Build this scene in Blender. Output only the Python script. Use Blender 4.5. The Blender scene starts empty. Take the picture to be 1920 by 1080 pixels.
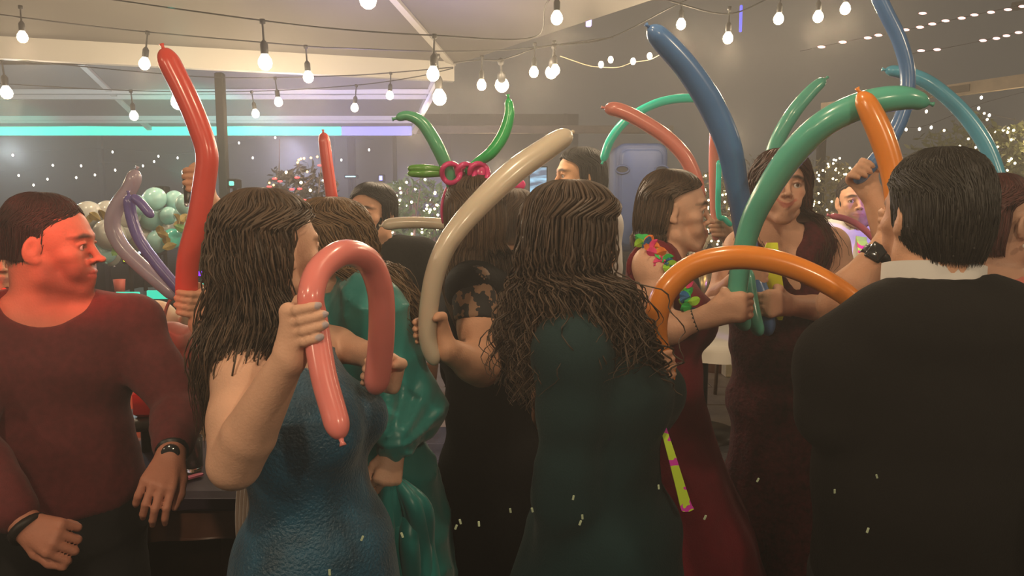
import bpy, bmesh, math, random
import numpy as np
from mathutils import Vector, Matrix
random.seed(7); RNG = np.random.default_rng(7)
SC = bpy.context.scene; COL = SC.collection
R = math.radians
# ------------------------------------------------------------------ camera
CAM_Z, PITCH, FPX = 1.6, R(6.2), 1387.0
cam = bpy.data.cameras.new('camera'); cam.sensor_width = 36.0; cam.lens = FPX/1920*36
cam.clip_start = 0.05; cam.clip_end = 200
camo = bpy.data.objects.new('camera', cam); COL.objects.link(camo)
camo.location = (0, 0, CAM_Z); camo.rotation_euler = (R(90)-PITCH, 0, 0)
SC.camera = camo
# ------------------------------------------------------------------ view and world
SC.view_settings.view_transform = 'Standard'; SC.view_settings.look = 'None'
SC.view_settings.gamma = 1; SC.view_settings.use_curve_mapping = False
SC.view_settings.exposure = 0.2
SC.cycles.use_denoising = True; SC.cycles.max_bounces = 5; SC.cycles.transparent_max_bounces = 8
SC.cycles.diffuse_bounces = 2; SC.cycles.glossy_bounces = 3; SC.cycles.caustics_reflective = False
SC.cycles.caustics_refractive = False; SC.cycles.sample_clamp_indirect = 4
SC.cycles.volume_bounces = 0
W = bpy.data.worlds.new('night'); SC.world = W; W.use_nodes = True
wn = W.node_tree.nodes['Background']; wn.inputs[0].default_value = (0.058, 0.053, 0.045, 1); wn.inputs[1].default_value = 1.0

def lamp(kind, name, loc, energy, color, target=None, size=0.1, angle=40, blend=0.5, parent=None):
    l = bpy.data.lights.new(name, kind); l.energy = energy; l.color = color
    if kind == 'SPOT': l.spot_size = R(angle); l.spot_blend = blend
    if kind == 'AREA': l.size = size
    else: l.shadow_soft_size = size
    o = bpy.data.objects.new(name, l); COL.objects.link(o); o.location = loc
    if target is not None:
        o.rotation_euler = (Vector(target)-Vector(loc)).to_track_quat('-Z', 'Y').to_euler()
    if parent: o.parent = parent
    return o
# party spotlights
RED = (1, .035, .02); CYAN = (.08, 1, .75); PURP = (.35, .2, 1); BLUE = (.15, .3, 1)
lamp('SPOT', 'red_party_light', (-0.35, 0.5, 2.35), 105, RED, (-1.08, 1.75, 1.52), .04, 13.5, .35)
lamp('SPOT', 'red_party_light', (-2.6, 0.9, 2.3), 120, RED, (-1.6, 2.6, 1.35), .05, 26, .6)
lamp('SPOT', 'red_party_light', (-1.5, 0.7, 2.2), 36, RED, (-0.88, 1.95, 1.32), .05, 10, .5)
lamp('SPOT', 'cyan_party_light', (-3.4, 7.6, 1.9), 60, CYAN, (-3.8, 9.6, 2.9), .08, 70, .6)
lamp('SPOT', 'cyan_party_light', (-6.2, 7.6, 1.9), 60, CYAN, (-6.6, 9.6, 2.9), .08, 70, .6)
lamp('SPOT', 'cyan_party_light', (-1.5, 3.4, 2.5), 90, CYAN, (-2.3, 5.4, 1.6), .06, 26, .6)
lamp('SPOT', 'violet_party_light', (-1.6, 5.6, 1.7), 260, (.42, .36, 1), (-1.6, 8.4, 3.1), .1, 80, .8)
lamp('SPOT', 'violet_party_light', (2.6, 2.1, 2.3), 150, PURP, (1.72, 3.6, 1.45), .05, 18, .5)
lamp('SPOT', 'blue_party_light', (0.6, 2.9, 2.5), 22, BLUE, (.72, 4.4, 1.7), .06, 22, .6)
lamp('SPOT', 'violet_party_light', (-1.0, 2.7, 2.5), 70, (.45, .4, 1), (-.5, 4.9, 0.0), .06, 26, .7)

lamp('POINT', 'canopy_fill', (-4.6, 6.9, 2.1), 50, (.8, .95, 1), size=.1)  # unseen fill lights added to brighten the far canopy
lamp('POINT', 'canopy_fill', (-2.0, 6.9, 2.1), 60, (.72, .7, 1), size=.1)
lamp('SPOT', 'violet_party_light', (-.9, 4.0, 1.9), 60, (.5, .42, 1), (-.7, 4.0, 3.2), .1, 110, .9)

# ------------------------------------------------------------------ pixel ray helper
def at(px, py, Y):
    u = (px-960)/FPX; v = (540-py)/FPX
    dy = math.cos(PITCH)+v*math.sin(PITCH); dz = -math.sin(PITCH)+v*math.cos(PITCH)
    t = Y/dy
    return np.array([u*t, Y, CAM_Z+dz*t])
def atz(px, py, z):
    u = (px-960)/FPX; v = (540-py)/FPX
    dy = math.cos(PITCH)+v*math.sin(PITCH); dz = -math.sin(PITCH)+v*math.cos(PITCH)
    t = (z-CAM_Z)/dz
    return np.array([u*t, dy*t, z])
V3 = lambda *a: np.array(a, float)
def unit(v): v = np.asarray(v, float); return v/(np.linalg.norm(v)+1e-12)

# ------------------------------------------------------------------ materials
MATS = {}
def mat(name, col, rough=.6, metal=0, emit=None, es=0, coat=0, noise=0, nscale=20, bump=0, bscale=60, sheen=0,
        trans=0, ior=1.45, attr=False, subs=0, spec=.5, alpha=1, stretch=None):
    if name in MATS: return MATS[name]
    m = bpy.data.materials.new(name); m.use_nodes = True; nt = m.node_tree; b = nt.nodes['Principled BSDF']
    b.inputs['Base Color'].default_value = (*col, 1); b.inputs['Roughness'].default_value = rough
    b.inputs['Metallic'].default_value = metal; b.inputs['Coat Weight'].default_value = coat
    b.inputs['Coat Roughness'].default_value = .12
    b.inputs['Sheen Weight'].default_value = sheen; b.inputs['Transmission Weight'].default_value = trans
    b.inputs['IOR'].default_value = ior; b.inputs['Specular IOR Level'].default_value = spec; b.inputs['Alpha'].default_value = alpha
    if subs: b.inputs['Subsurface Weight'].default_value = subs; b.inputs['Subsurface Radius'].default_value = (.02, .01, .006); b.inputs['Subsurface Scale'].default_value = .5
    if emit: b.inputs['Emission Color'].default_value = (*emit, 1); b.inputs['Emission Strength'].default_value = es
    src = None
    if attr:
        a = nt.nodes.new('ShaderNodeAttribute'); a.attribute_name = 'col'; src = a.outputs['Color']
        nt.links.new(src, b.inputs['Base Color'])
    if noise or bump:
        tc = nt.nodes.new('ShaderNodeTexCoord'); vec = tc.outputs['Object']
        if stretch:
            mp = nt.nodes.new('ShaderNodeMapping'); mp.inputs['Scale'].default_value = stretch; nt.links.new(vec, mp.inputs[0]); vec = mp.outputs[0]
    if noise:
        n = nt.nodes.new('ShaderNodeTexNoise'); n.inputs['Scale'].default_value = nscale; n.inputs['Detail'].default_value = 5
        nt.links.new(vec, n.inputs['Vector'])
        mx = nt.nodes.new('ShaderNodeMix'); mx.data_type = 'RGBA'; mx.blend_type = 'MULTIPLY'; mx.inputs[0].default_value = 1
        rp = nt.nodes.new('ShaderNodeMapRange'); rp.inputs[1].default_value = .3; rp.inputs[2].default_value = .7
        rp.inputs[3].default_value = 1-noise; rp.inputs[4].default_value = 1+noise*.6
        nt.links.new(n.outputs['Fac'], rp.inputs[0]); nt.links.new(rp.outputs[0], mx.inputs[7])
        if src: nt.links.new(src, mx.inputs[6])
        else: mx.inputs[6].default_value = (*col, 1)
        nt.links.new(mx.outputs[2], b.inputs['Base Color'])
    if bump:
        n = nt.nodes.new('ShaderNodeTexNoise'); n.inputs['Scale'].default_value = bscale; n.inputs['Detail'].default_value = 4
        nt.links.new(vec, n.inputs['Vector'])
        bp = nt.nodes.new('ShaderNodeBump'); bp.inputs['Strength'].default_value = bump; bp.inputs['Distance'].default_value = .01
        nt.links.new(n.outputs['Fac'], bp.inputs['Height']); nt.links.new(bp.outputs[0], b.inputs['Normal'])
    MATS[name] = m; return m
def pattern_mat(name, c1, c2, scale, c3=None, kind='wave', rough=.6, thr=.5, dist=3):
    m = mat(name, c1, rough); nt = m.node_tree; b = nt.nodes['Principled BSDF']
    tc = nt.nodes.new('ShaderNodeTexCoord')
    if kind == 'wave':
        t = nt.nodes.new('ShaderNodeTexWave'); t.inputs['Scale'].default_value = scale; t.inputs['Distortion'].default_value = dist
        t.inputs['Detail'].default_value = 1; t.bands_direction = 'Z'; out = t.outputs['Fac']
    elif kind == 'cell':
        t = nt.nodes.new('ShaderNodeTexVoronoi'); t.inputs['Scale'].default_value = scale; out = t.outputs['Distance']
    else:
        t = nt.nodes.new('ShaderNodeTexNoise'); t.inputs['Scale'].default_value = scale; t.inputs['Detail'].default_value = 2; out = t.outputs['Fac']
    nt.links.new(tc.outputs['Object'], t.inputs['Vector'])
    cr = nt.nodes.new('ShaderNodeValToRGB'); cr.color_ramp.interpolation = 'CONSTANT'
    cr.color_ramp.elements[0].color = (*c1, 1); cr.color_ramp.elements[1].position = thr; cr.color_ramp.elements[1].color = (*c2, 1)
    if c3: e = cr.color_ramp.elements.new(min(.97, thr+.14)); e.color = (*c3, 1)
    nt.links.new(out, cr.inputs[0]); nt.links.new(cr.outputs[0], b.inputs['Base Color'])
    return m

# ------------------------------------------------------------------ object helpers
def tag(o, label=None, cat=None, group=None, kind=None):
    if label: o['label'] = label
    if cat: o['category'] = cat
    if group: o['group'] = group
    if kind: o['kind'] = kind
    return o
def empty(name, loc, label=None, cat=None, group=None, kind=None):
    o = bpy.data.objects.new(name, None); COL.objects.link(o); o.location = tuple(loc); o.empty_display_size = .1
    return tag(o, label, cat, group, kind)
def mesh_data(name, verts, faces, m, smooth=True, col=None):
    """verts Nx3, faces Mx4 array or Mx3 array or list of both arrays"""
    me = bpy.data.meshes.new(name); verts = np.asarray(verts, np.float32)
    if not isinstance(faces, list) or (faces and not isinstance(faces[0], np.ndarray)): faces = [np.asarray(faces)]
    faces = [f for f in faces if len(f)]
    me.vertices.add(len(verts)); me.vertices.foreach_set('co', verts.ravel())
    nl = sum(f.size for f in faces); npoly = sum(len(f) for f in faces)
    me.loops.add(nl); me.loops.foreach_set('vertex_index', np.concatenate([f.ravel() for f in faces]).astype(np.int32))
    me.polygons.add(npoly)
    tot = np.concatenate([np.full(len(f), f.shape[1]) for f in faces]).astype(np.int32)
    me.polygons.foreach_set('loop_start', (np.cumsum(tot)-tot).astype(np.int32))
    me.update(calc_edges=True); me.validate()
    me.polygons.foreach_set('use_smooth', np.full(len(me.polygons), smooth))
    if col is not None:
        a = me.color_attributes.new('col', 'FLOAT_COLOR', 'POINT')
        c = np.ones((len(verts), 4), np.float32); c[:, :3] = col; a.data.foreach_set('color', c.ravel())
    if m: me.materials.append(m)
    return me
def link(name, me, parent=None, label=None, cat=None, group=None, kind=None):
    """me in world coordinates: origin moved to the base of the mesh (or the parent's origin)"""
    o = bpy.data.objects.new(name, me); COL.objects.link(o)
    if parent:
        o.parent = parent; off = Vector(parent.location); p = parent.parent
        while p: off += Vector(p.location); p = p.parent
        me.transform(Matrix.Translation(-off))
    else:
        n = len(me.vertices); c = np.empty(n*3, np.float32); me.vertices.foreach_get('co', c); c = c.reshape(-1, 3)
        b = (c.min(0)+c.max(0))/2; b[2] = c[:, 2].min()
        me.transform(Matrix.Translation(Vector([-float(x) for x in b]))); o.location = [float(x) for x in b]
    return tag(o, label, cat, group, kind)
class G:
    """geometry collector: world-space verts and quads"""
    def __init__(s): s.v = []; s.f = []; s.n = 0; s.c = []
    def add(s, v, f, c=None):
        v = np.asarray(v, float); s.v.append(v); s.f.append(np.asarray(f)+s.n); s.n += len(v)
        s.c.append(np.tile(c, (len(v), 1)) if c is not None else np.ones((len(v), 3)))
        return s
    def box(s, c, d, rz=0, M=None, bevel=0):
        c = np.asarray(c, float); d = np.asarray(d, float)/2
        if bevel:
            b = min(bevel, d.min()*.9); v = []; f = []
            # rounded box by three nested rings
            prof = [(-d[2], b), (-d[2]+b, 0), (d[2]-b, 0), (d[2], b)]
            for z, q in prof:
                x, y = d[0]-q, d[1]-q; e = b*.6
                v += [(-x+e, -y, z), (x-e, -y, z), (x, -y+e, z), (x, y-e, z), (x-e, y, z), (-x+e, y, z), (-x, y-e, z), (-x, -y+e, z)]
            for k in range(3):
                for i in range(8):
                    j = (i+1) % 8; f.append((k*8+i, k*8+j, k*8+8+j, k*8+8+i))
            f += [(7, 6, 5, 4), (7, 4, 3, 0), (0, 3, 2, 1)]; t = 24; f += [(t, t+1, t+2, t+3), (t, t+3, t+4, t+7), (t+7, t+4, t+5, t+6)]
            v = np.array(v)
        else:
            v = np.array([(x, y, z) for z in (-1, 1) for x, y in ((-1, -1), (1, -1), (1, 1), (-1, 1))])*d
            f = [(3, 2, 1, 0), (4, 5, 6, 7), (0, 1, 5, 4), (1, 2, 6, 5), (2, 3, 7, 6), (3, 0, 4, 7)]
        if rz: cs, sn = math.cos(rz), math.sin(rz); v = v@np.array([[cs, sn, 0], [-sn, cs, 0], [0, 0, 1]])
        if M is not None: v = v@np.asarray(M).T
        return s.add(v+c, f)
    def bar(s, a, b, w, h):
        a = np.asarray(a, float); b = np.asarray(b, float); d = unit(b-a)
        up = V3(0, 0, 1) if abs(d[2]) < .95 else V3(0, 1, 0); sd = unit(np.cross(d, up)); up = np.cross(sd, d)
        return s.box((a+b)/2, (np.linalg.norm(b-a), w, h), M=np.stack([d, sd, up], 1))
    def tube(s, pts, rad, n=10, cap=True, twist=0):
        pts = np.asarray(pts, float); k = len(pts); rad = np.broadcast_to(rad, (k,)).astype(float)
        T = np.gradient(pts, axis=0); T /= np.linalg.norm(T, axis=1)[:, None]+1e-9
        N = np.cross(T[0], V3(0, 0, 1) if abs(T[0][2]) < .9 else V3(1, 0, 0)); N = unit(N); Ns = []
        for t in T: N = unit(N-t*np.dot(N, t)); Ns.append(N)
        Ns = np.array(Ns); B = np.cross(T, Ns); a = np.arange(n)*2*math.pi/n
        v = pts[:, None]+rad[:, None, None]*(np.cos(a)[None, :, None]*Ns[:, None]+np.sin(a)[None, :, None]*B[:, None])
        v = v.reshape(-1, 3); i = np.arange(k-1)[:, None]*n; j = np.arange(n)[None]; j2 = (j+1) % n
        f = np.stack([i+j, i+j2, i+n+j2, i+n+j], -1).reshape(-1, 4)
        s.add(v, f)
        if cap and n >= 4:
            for base, p in ((0, pts[0]), ((k-1)*n, pts[-1])):
                idx = list(range(base, base+n)) if base else list(range(n))[::-1]
                off = s.n-len(v)
                q = [(off+idx[m], off+idx[m+1], off+idx[-2-m], off+idx[-1-m]) for m in range(n//2-1)]
                s.f.append(np.array(q))
        return s
    def lathe(s, c, prof, n=20, rot=None):
        prof = np.asarray(prof, float); a = np.arange(n)*2*math.pi/n
        v = np.stack([prof[:, 0][:, None]*np.cos(a), prof[:, 0][:, None]*np.sin(a), np.repeat(prof[:, 1][:, None], n, 1)], -1).reshape(-1, 3)
        if rot is not None: v = v@np.asarray(rot).T
        k = len(prof); i = np.arange(k-1)[:, None]*n; j = np.arange(n)[None]; j2 = (j+1) % n
        return s.add(v+np.asarray(c, float), np.stack([i+j, i+j2, i+n+j2, i+n+j], -1).reshape(-1, 4))
    def ball(s, c, r, n=12, k=8):
        r = np.broadcast_to(r, (3,)); t = np.linspace(1e-3, math.pi-1e-3, k)
        pr = np.stack([np.sin(t), -np.cos(t)], 1); a = np.arange(n)*2*math.pi/n
        v = np.stack([pr[:, 0][:, None]*np.cos(a), pr[:, 0][:, None]*np.sin(a), np.repeat(pr[:, 1][:, None], n, 1)], -1).reshape(-1, 3)*r
        i = np.arange(k-1)[:, None]*n; j = np.arange(n)[None]; j2 = (j+1) % n
        return s.add(v+np.asarray(c, float), np.stack([i+j, i+j2, i+n+j2, i+n+j], -1).reshape(-1, 4))
    def quadstrip(s, A, B):
        A = np.asarray(A, float); B = np.asarray(B, float); n = len(A)
        return s.add(np.concatenate([A, B]), [(i, i+1, n+i+1, n+i) for i in range(n-1)])
    def data(s, name, m, smooth=True, col=False):
        return mesh_data(name, np.concatenate(s.v), np.concatenate([f.reshape(-1, 4) for f in s.f]), m, smooth, np.concatenate(s.c) if col else None)
    def obj(s, name, m, parent=None, smooth=True, **k): return link(name, s.data(name, m, smooth), parent, **k)

def spline(P, n=60):
    """Catmull-Rom through P, n samples, any dimension"""
    P = np.asarray(P, float); P = np.vstack([2*P[0]-P[1], P, 2*P[-1]-P[-2]]); k = len(P)-3
    t = np.linspace(0, k-1e-6, n); i = t.astype(int); u = (t-i)[:, None]
    a, b, c, d = P[i], P[i+1], P[i+2], P[i+3]
    return .5*((2*b)+(-a+c)*u+(2*a-5*b+4*c-d)*u*u+(-a+3*b-3*c+d)*u**3)

# ------------------------------------------------------------------ implicit surfaces
def rotz(a): c, s = math.cos(a), math.sin(a); return np.array([[c, -s, 0], [s, c, 0], [0, 0, 1.]])
def rotx(a): c, s = math.cos(a), math.sin(a); return np.array([[1, 0, 0], [0, c, -s], [0, s, c.real]])
def roty(a): c, s = math.cos(a), math.sin(a); return np.array([[c, 0, s], [0, 1, 0], [-s, 0, c]])
class SDF:
    def __init__(s): s.ops = []; s.T = None; s.sc = 1.; s.o = np.zeros(3); s.R = np.eye(3); s.disp = []
    def frame(s, o=(0, 0, 0), Rm=np.eye(3), sc=1.): s.o = np.asarray(o, float); s.R = np.asarray(Rm, float); s.sc = sc; return s
    def w(s, p): return s.o+s.R@(np.asarray(p, float)*s.sc)
    def cone(s, a, b, ra, rb=None, k=.01, mode='u', side=None, ka=1, kb=None):
        rb = ra if rb is None else rb; kb = ka if kb is None else kb
        a, b = s.w(a), s.w(b); ra, rb = ra*s.sc, rb*s.sc; sd = None if side is None else unit(s.R@np.asarray(side, float))
        m = max(ra*max(ka, 1), rb*max(kb, 1))+k*s.sc+.012
        lo, hi = np.minimum(a, b)-m, np.maximum(a, b)+m
        def f(X, Y, Z):
            ab = b-a; L = max(float(ab@ab), 1e-9)
            t = np.clip(((X-a[0])*ab[0]+(Y-a[1])*ab[1]+(Z-a[2])*ab[2])/L, 0, 1)
            qx, qy, qz = X-a[0]-t*ab[0], Y-a[1]-t*ab[1], Z-a[2]-t*ab[2]
            q2 = qx*qx+qy*qy+qz*qz
            if sd is not None:
                kk = ka+(kb-ka)*t; qs = qx*sd[0]+qy*sd[1]+qz*sd[2]; q2 = np.maximum(q2-qs*qs, 0)+(qs/kk)**2
            return np.sqrt(q2)-(ra+(rb-ra)*t)
        s.ops.append((lo, hi, f, mode, k*s.sc)); return s
    def ell(s, c, r, k=.01, mode='u', rot=None):
        c = s.w(c); r = np.asarray(np.broadcast_to(r, (3,)), float)*s.sc; M = s.R if rot is None else s.R@rot
        m = r.max()+k*s.sc+.012; Mi = M.T
        def f(X, Y, Z):
            x, y, z = X-c[0], Y-c[1], Z-c[2]
            u = [(Mi[i, 0]*x+Mi[i, 1]*y+Mi[i, 2]*z)/r[i] for i in range(3)]
            k0 = np.sqrt(u[0]**2+u[1]**2+u[2]**2); k1 = np.sqrt((u[0]/r[0])**2+(u[1]/r[1])**2+(u[2]/r[2])**2)+1e-6
            return k0*(k0-1)/k1
        s.ops.append((c-m, c+m, f, mode, k*s.sc)); return s
    def cut(s, p, n, k=.006):
        """remove everything on the side n points to"""
        p = np.asarray(p, float); n = unit(n)
        def f(X, Y, Z): return (X-p[0])*n[0]+(Y-p[1])*n[1]+(Z-p[2])*n[2]
        s.ops.append((None, None, f, 'i', k)); return s
    def displace(s, f): s.ops.append((None, None, f, 'd', 0)); return s
    def mesh(s, step, focus=()):
        lo = np.min([o[0] for o in s.ops if o[0] is not None and o[3] == 'u'], 0)-step*2
        hi = np.max([o[1] for o in s.ops if o[0] is not None and o[3] == 'u'], 0)+step*2
        ax = []
        for d in range(3):
            marks = [(max(lo[d], f[0][d]), min(hi[d], f[1][d]), f[2]) for f in focus]; x = lo[d]; xs = [x]
            while x < hi[d]:
                st = min([step]+[m[2] for m in marks if m[0]-1e-6 <= x <= m[1]])
                x += st; xs.append(x)
            ax.append(np.array(xs, np.float32))
        F = np.full([len(a) for a in ax], .5, np.float32); X, Y, Z = ax[0][:, None, None], ax[1][None, :, None], ax[2][None, None, :]
        for l, h, f, mode, k in s.ops:
            if l is None: sl = (slice(None),)*3
            else:
                sl = tuple(slice(max(0, np.searchsorted(ax[d], l[d])-1), np.searchsorted(ax[d], h[d])+1) for d in range(3))
            A = F[sl]
            if A.size == 0: continue
            D = f(X[sl[0]], Y[:, sl[1]], Z[:, :, sl[2]])
            if mode == 'd': F[sl] = A+D; continue
            if mode == 's': D = -D; h_ = np.clip(.5-.5*(D-A)/max(k, 1e-5), 0, 1)*1.; F[sl] = np.maximum(A, D)+k*.25*np.maximum(1-np.abs(A-D)/max(k, 1e-5), 0)**2; continue
            if mode == 'i': F[sl] = np.maximum(A, D)+k*.25*np.maximum(1-np.abs(A-D)/max(k, 1e-5), 0)**2; continue
            F[sl] = np.minimum(A, D)-k*.25*np.maximum(1-np.abs(A-D)/max(k, 1e-5), 0)**2
        F[0] = F[-1] = .5; F[:, 0] = F[:, -1] = .5; F[:, :, 0] = F[:, :, -1] = .5
        return nets(F, ax)
def nets(F, ax):
    S = (F < 0); c = np.zeros([n-1 for n in F.shape], np.uint8)
    for i in (0, 1):
        for j in (0, 1):
            for k in (0, 1): c += S[i:F.shape[0]-1+i, j:F.shape[1]-1+j, k:F.shape[2]-1+k]
    I, J, K = np.nonzero((c > 0) & (c < 8)); idx = np.full(c.shape, -1, np.int32); idx[I, J, K] = np.arange(len(I))
    P = np.zeros((len(I), 3)); cnt = np.zeros(len(I)); cor = [(i, j, k) for i in (0, 1) for j in (0, 1) for k in (0, 1)]
    Fv = {q: F[I+q[0], J+q[1], K+q[2]] for q in cor}
    Pv = {q: np.stack([ax[0][I+q[0]], ax[1][J+q[1]], ax[2][K+q[2]]], 1) for q in cor}
    for q in cor:
        for d in range(3):
            if q[d]: continue
            r = list(q); r[d] = 1; r = tuple(r); m = (Fv[q] < 0) != (Fv[r] < 0)
            t = Fv[q][m]/(Fv[q][m]-Fv[r][m]); P[m] += Pv[q][m]+(Pv[r][m]-Pv[q][m])*t[:, None]; cnt[m] += 1
    P /= cnt[:, None]; Q = []
    for d in range(3):
        a, b = [x for x in range(3) if x != d]
        s0 = [slice(None)]*3; s1 = [slice(None)]*3; s0[d] = slice(0, -1); s1[d] = slice(1, None)
        ch = S[tuple(s0)] != S[tuple(s1)]; E = np.stack(np.nonzero(ch), 1)
        ok = (E[:, a] > 0) & (E[:, b] > 0) & (E[:, a] < F.shape[a]-1) & (E[:, b] < F.shape[b]-1); E = E[ok]
        neg = S[E[:, 0], E[:, 1], E[:, 2]]
        def g(da, db): e = E.copy(); e[:, a] -= da; e[:, b] -= db; return idx[e[:, 0], e[:, 1], e[:, 2]]
        q = np.stack([g(1, 1), g(0, 1), g(0, 0), g(1, 0)], 1)
        flip = neg if d != 1 else ~neg
        q[~flip] = q[~flip][:, ::-1]; Q.append(q)
    Q = np.concatenate(Q); Q = Q[(Q >= 0).all(1)]
    return P, Q
def relax(P, Q, it=1, lam=.5):
    for _ in range(it):
        acc = np.zeros_like(P); cnt = np.zeros(len(P))
        for a, b in ((0, 1), (1, 2), (2, 3), (3, 0)):
            for x, y in ((a, b), (b, a)):
                for d in range(3): acc[:, d] += np.bincount(Q[:, x], P[Q[:, y], d], len(P))
                cnt += np.bincount(Q[:, x], minlength=len(P))
        P = P+(acc/np.maximum(cnt, 1)[:, None]-P)*lam
    return P
# ------------------------------------------------------------------ people kit
def head_rot(A, pitch=0, roll=0): return rotz(R(A-90))@rotx(R(pitch))@roty(R(roll))
def build_head(S, o, Rm, sc, fem=True, smile=.0, jaw=1., ears=True, nose=1.):
    S.frame(o, Rm, sc); j = jaw*(1.0 if not fem else .94)
    S.ell((0, -.012, .035), (.073, .093, .083), .01)
    S.ell((0, .022, .03), (.066, .066, .062), .02)                       # forehead
    S.cone((0, .03, .0), (0, .05, -.075), .058, .034*j, .025)              # face block
    for q in (-1, 1):
        S.cone((q*.052*j, .0, -.035), (q*.048*j, .01, -.07), .018, .016, .03)   # jaw angle
        S.cone((q*.048*j, .01, -.07), (q*.014, .072, -.103), .016, .014, .022)
        S.ell((q*.04, .062, -.018), (.024, .024, .02), .02)             # cheek bones
        S.ell((q*.034, .07, -.052), (.019, .02, .022), .02)
        S.cone((q*.010, .088, .025), (q*.042, .076, .026), .011, .009, .012)    # brow
    S.cone((0, .068, -.102), (0, .074, -.1), .017, .017, .018)           # chin
    for q in (-1, 1):
        S.ell((q*.031, .101, .005), (.019, .016, .0125), .012, 's')        # sockets
        S.ell((q*.031, .0765, .003), (.0155, .0125, .0125), .003)        # lids
        S.cone((q*.018, .0885, .009), (q*.031, .092, .0125), .0028, .0032, .004); S.cone((q*.031, .092, .0125), (q*.045, .083, .007), .0032, .0028, .004)
        S.ell((q*.031, .0905, .0015), (.0115, .008, .0052), .002, 's')      # eye opening
    n = nose
    S.cone((0, .086, .018), (0, .107*1, -.022), .0075, .0085*n, .010)
    S.ell((0, .1125+.003*n, -.0275), (.0095*n, .0105*n, .0085), .006)
    for q in (-1, 1):
        S.ell((q*.0125*n, .1, -.031), (.0068, .010, .0068), .005)
        S.ell((q*.006*n, .106, -.0375), (.0034, .005, .003), .002, 's')
    S.ell((0, .075, -.062), (.03, .027, .026), .018)
    w = .023+.005*smile; up = .0075*smile; lt = .0055 if fem else .0042
    for q in (-1, 1):
        S.cone((q*w, .0905, -.0625+up), (q*.007, .1005, -.0575), .0028, lt, .004)
        S.cone((q*w*.9, .0905, -.0645+up), (0, .0995, -.0695), .0028, lt*1.15, .004)
    S.cone((q*.007, .1005, -.0575), (-q*.007, .1005, -.0575), lt, lt, .004)
    for q in (-1, 1): S.cone((q*(w+.001), .0935, -.063+up), (0, .1075, -.063), .0016, .0018, .002, 's')
    S.cone((0, .084, -.086), (0, .086, -.084), .012, .012, .014)
    if ears:
        for q in (-1, 1):
            r = rotz(q*R(18))@rotx(R(-12))
            S.ell((q*.0775, -.004, -.004), (.0075, .0185, .031), .006, rot=r)
            S.ell((q*.0855, .001, .002), (.006, .010, .017), .004, 's', rot=r)
            S.ell((q*.075, .004, -.029), (.006, .009, .009), .006)
    S.frame()
def head_color(P, o, Rm, sc, base, lips=(.46, .17, .14), brow=(.04, .025, .018), beard=None, blush=.1, smile=0):
    L = ((P-o)@Rm)/sc; x, y, z = np.abs(L[:, 0]), L[:, 1], L[:, 2]
    C = np.tile(np.array(base, float), (len(P), 1)); face = (np.abs(L) < .2).all(1)
    def mixin(m, c): m = np.clip(m*face, 0, 1)[:, None]; C[:] = C*(1-m)+np.array(c)*m
    if beard is not None:
        m = np.clip((-.028-z)/.02, 0, 1)*np.clip((y+.01)/.03, 0, 1)*np.clip((z+.14)/.02, 0, 1)
        m *= 1-.75*np.clip((.9-np.hypot((x-.0)/.03, (z+.0)/.03))/.4, 0, 1)
        mixin(m*beard[3], beard[:3])
    zl = z+.0635-.0075*smile*np.clip(x/.023, 0, 1.2)**2
    lip = np.clip(1.22-np.hypot(x/(.024+.004*smile), zl/(.0100-.0012*smile)), 0, .22)*3.3*(y > .085)
    mixin(lip, lips)
    mixin(np.exp(-((x-.042)/.02)**2-((z+.025)/.02)**2)*(y > .04)*blush, (.6, .16, .1))
    bz = .029-.25*np.maximum(x-.03, 0)+.12*(x-.03)*(x < .03)
    mixin(np.clip(1.6-np.hypot((x-.03)/.022, (z-bz)/.0052), 0, 1)*(y > .06)*.95, brow)
    mixin(np.clip(1.3-np.hypot((x-.031)/.0165, (z-.0035)/.0085), 0, .6)*(y > .07)*.8, (.10, .05, .035))
    return C
def eyes(p, o, Rm, sc, parent, gaze=(0, 0)):
    g = G()
    for q in (-1, 1):
        c = V3(q*.031, .0775, .0025); r = .0122
        t = np.linspace(0.001, math.pi*.6, 14); a = np.arange(18)*2*math.pi/18
        D = np.stack([np.sin(t)[:, None]*np.cos(a), np.repeat(np.cos(t)[:, None], 18, 1), np.sin(t)[:, None]*np.sin(a)], -1).reshape(-1, 3)
        col = np.ones((len(D), 3))*[.75, .72, .7]; tt = np.repeat(t, 18); col[tt < .46] = (.12, .06, .03); col[tt < .2] = (.005,)*3
        D = D@(rotz(R(-gaze[0]))@rotx(R(gaze[1]))).T
        v = (c+D*r)*sc; v = np.asarray(o)+v@np.asarray(Rm).T
        i = np.arange(13)[:, None]*18; j = np.arange(18)[None]; j2 = (j+1) % 18
        g.add(v, np.stack([i+j, i+j2, i+18+j2, i+18+j], -1).reshape(-1, 4)); g.c[-1] = col
    return g.obj('eyes', mat('eye', (.8, .8, .8), .12, attr=True), parent)if 0 else link('eyes', g.data('eyes', mat('eye', (.8, .8, .8), .12, attr=True), True, True), parent)

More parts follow.
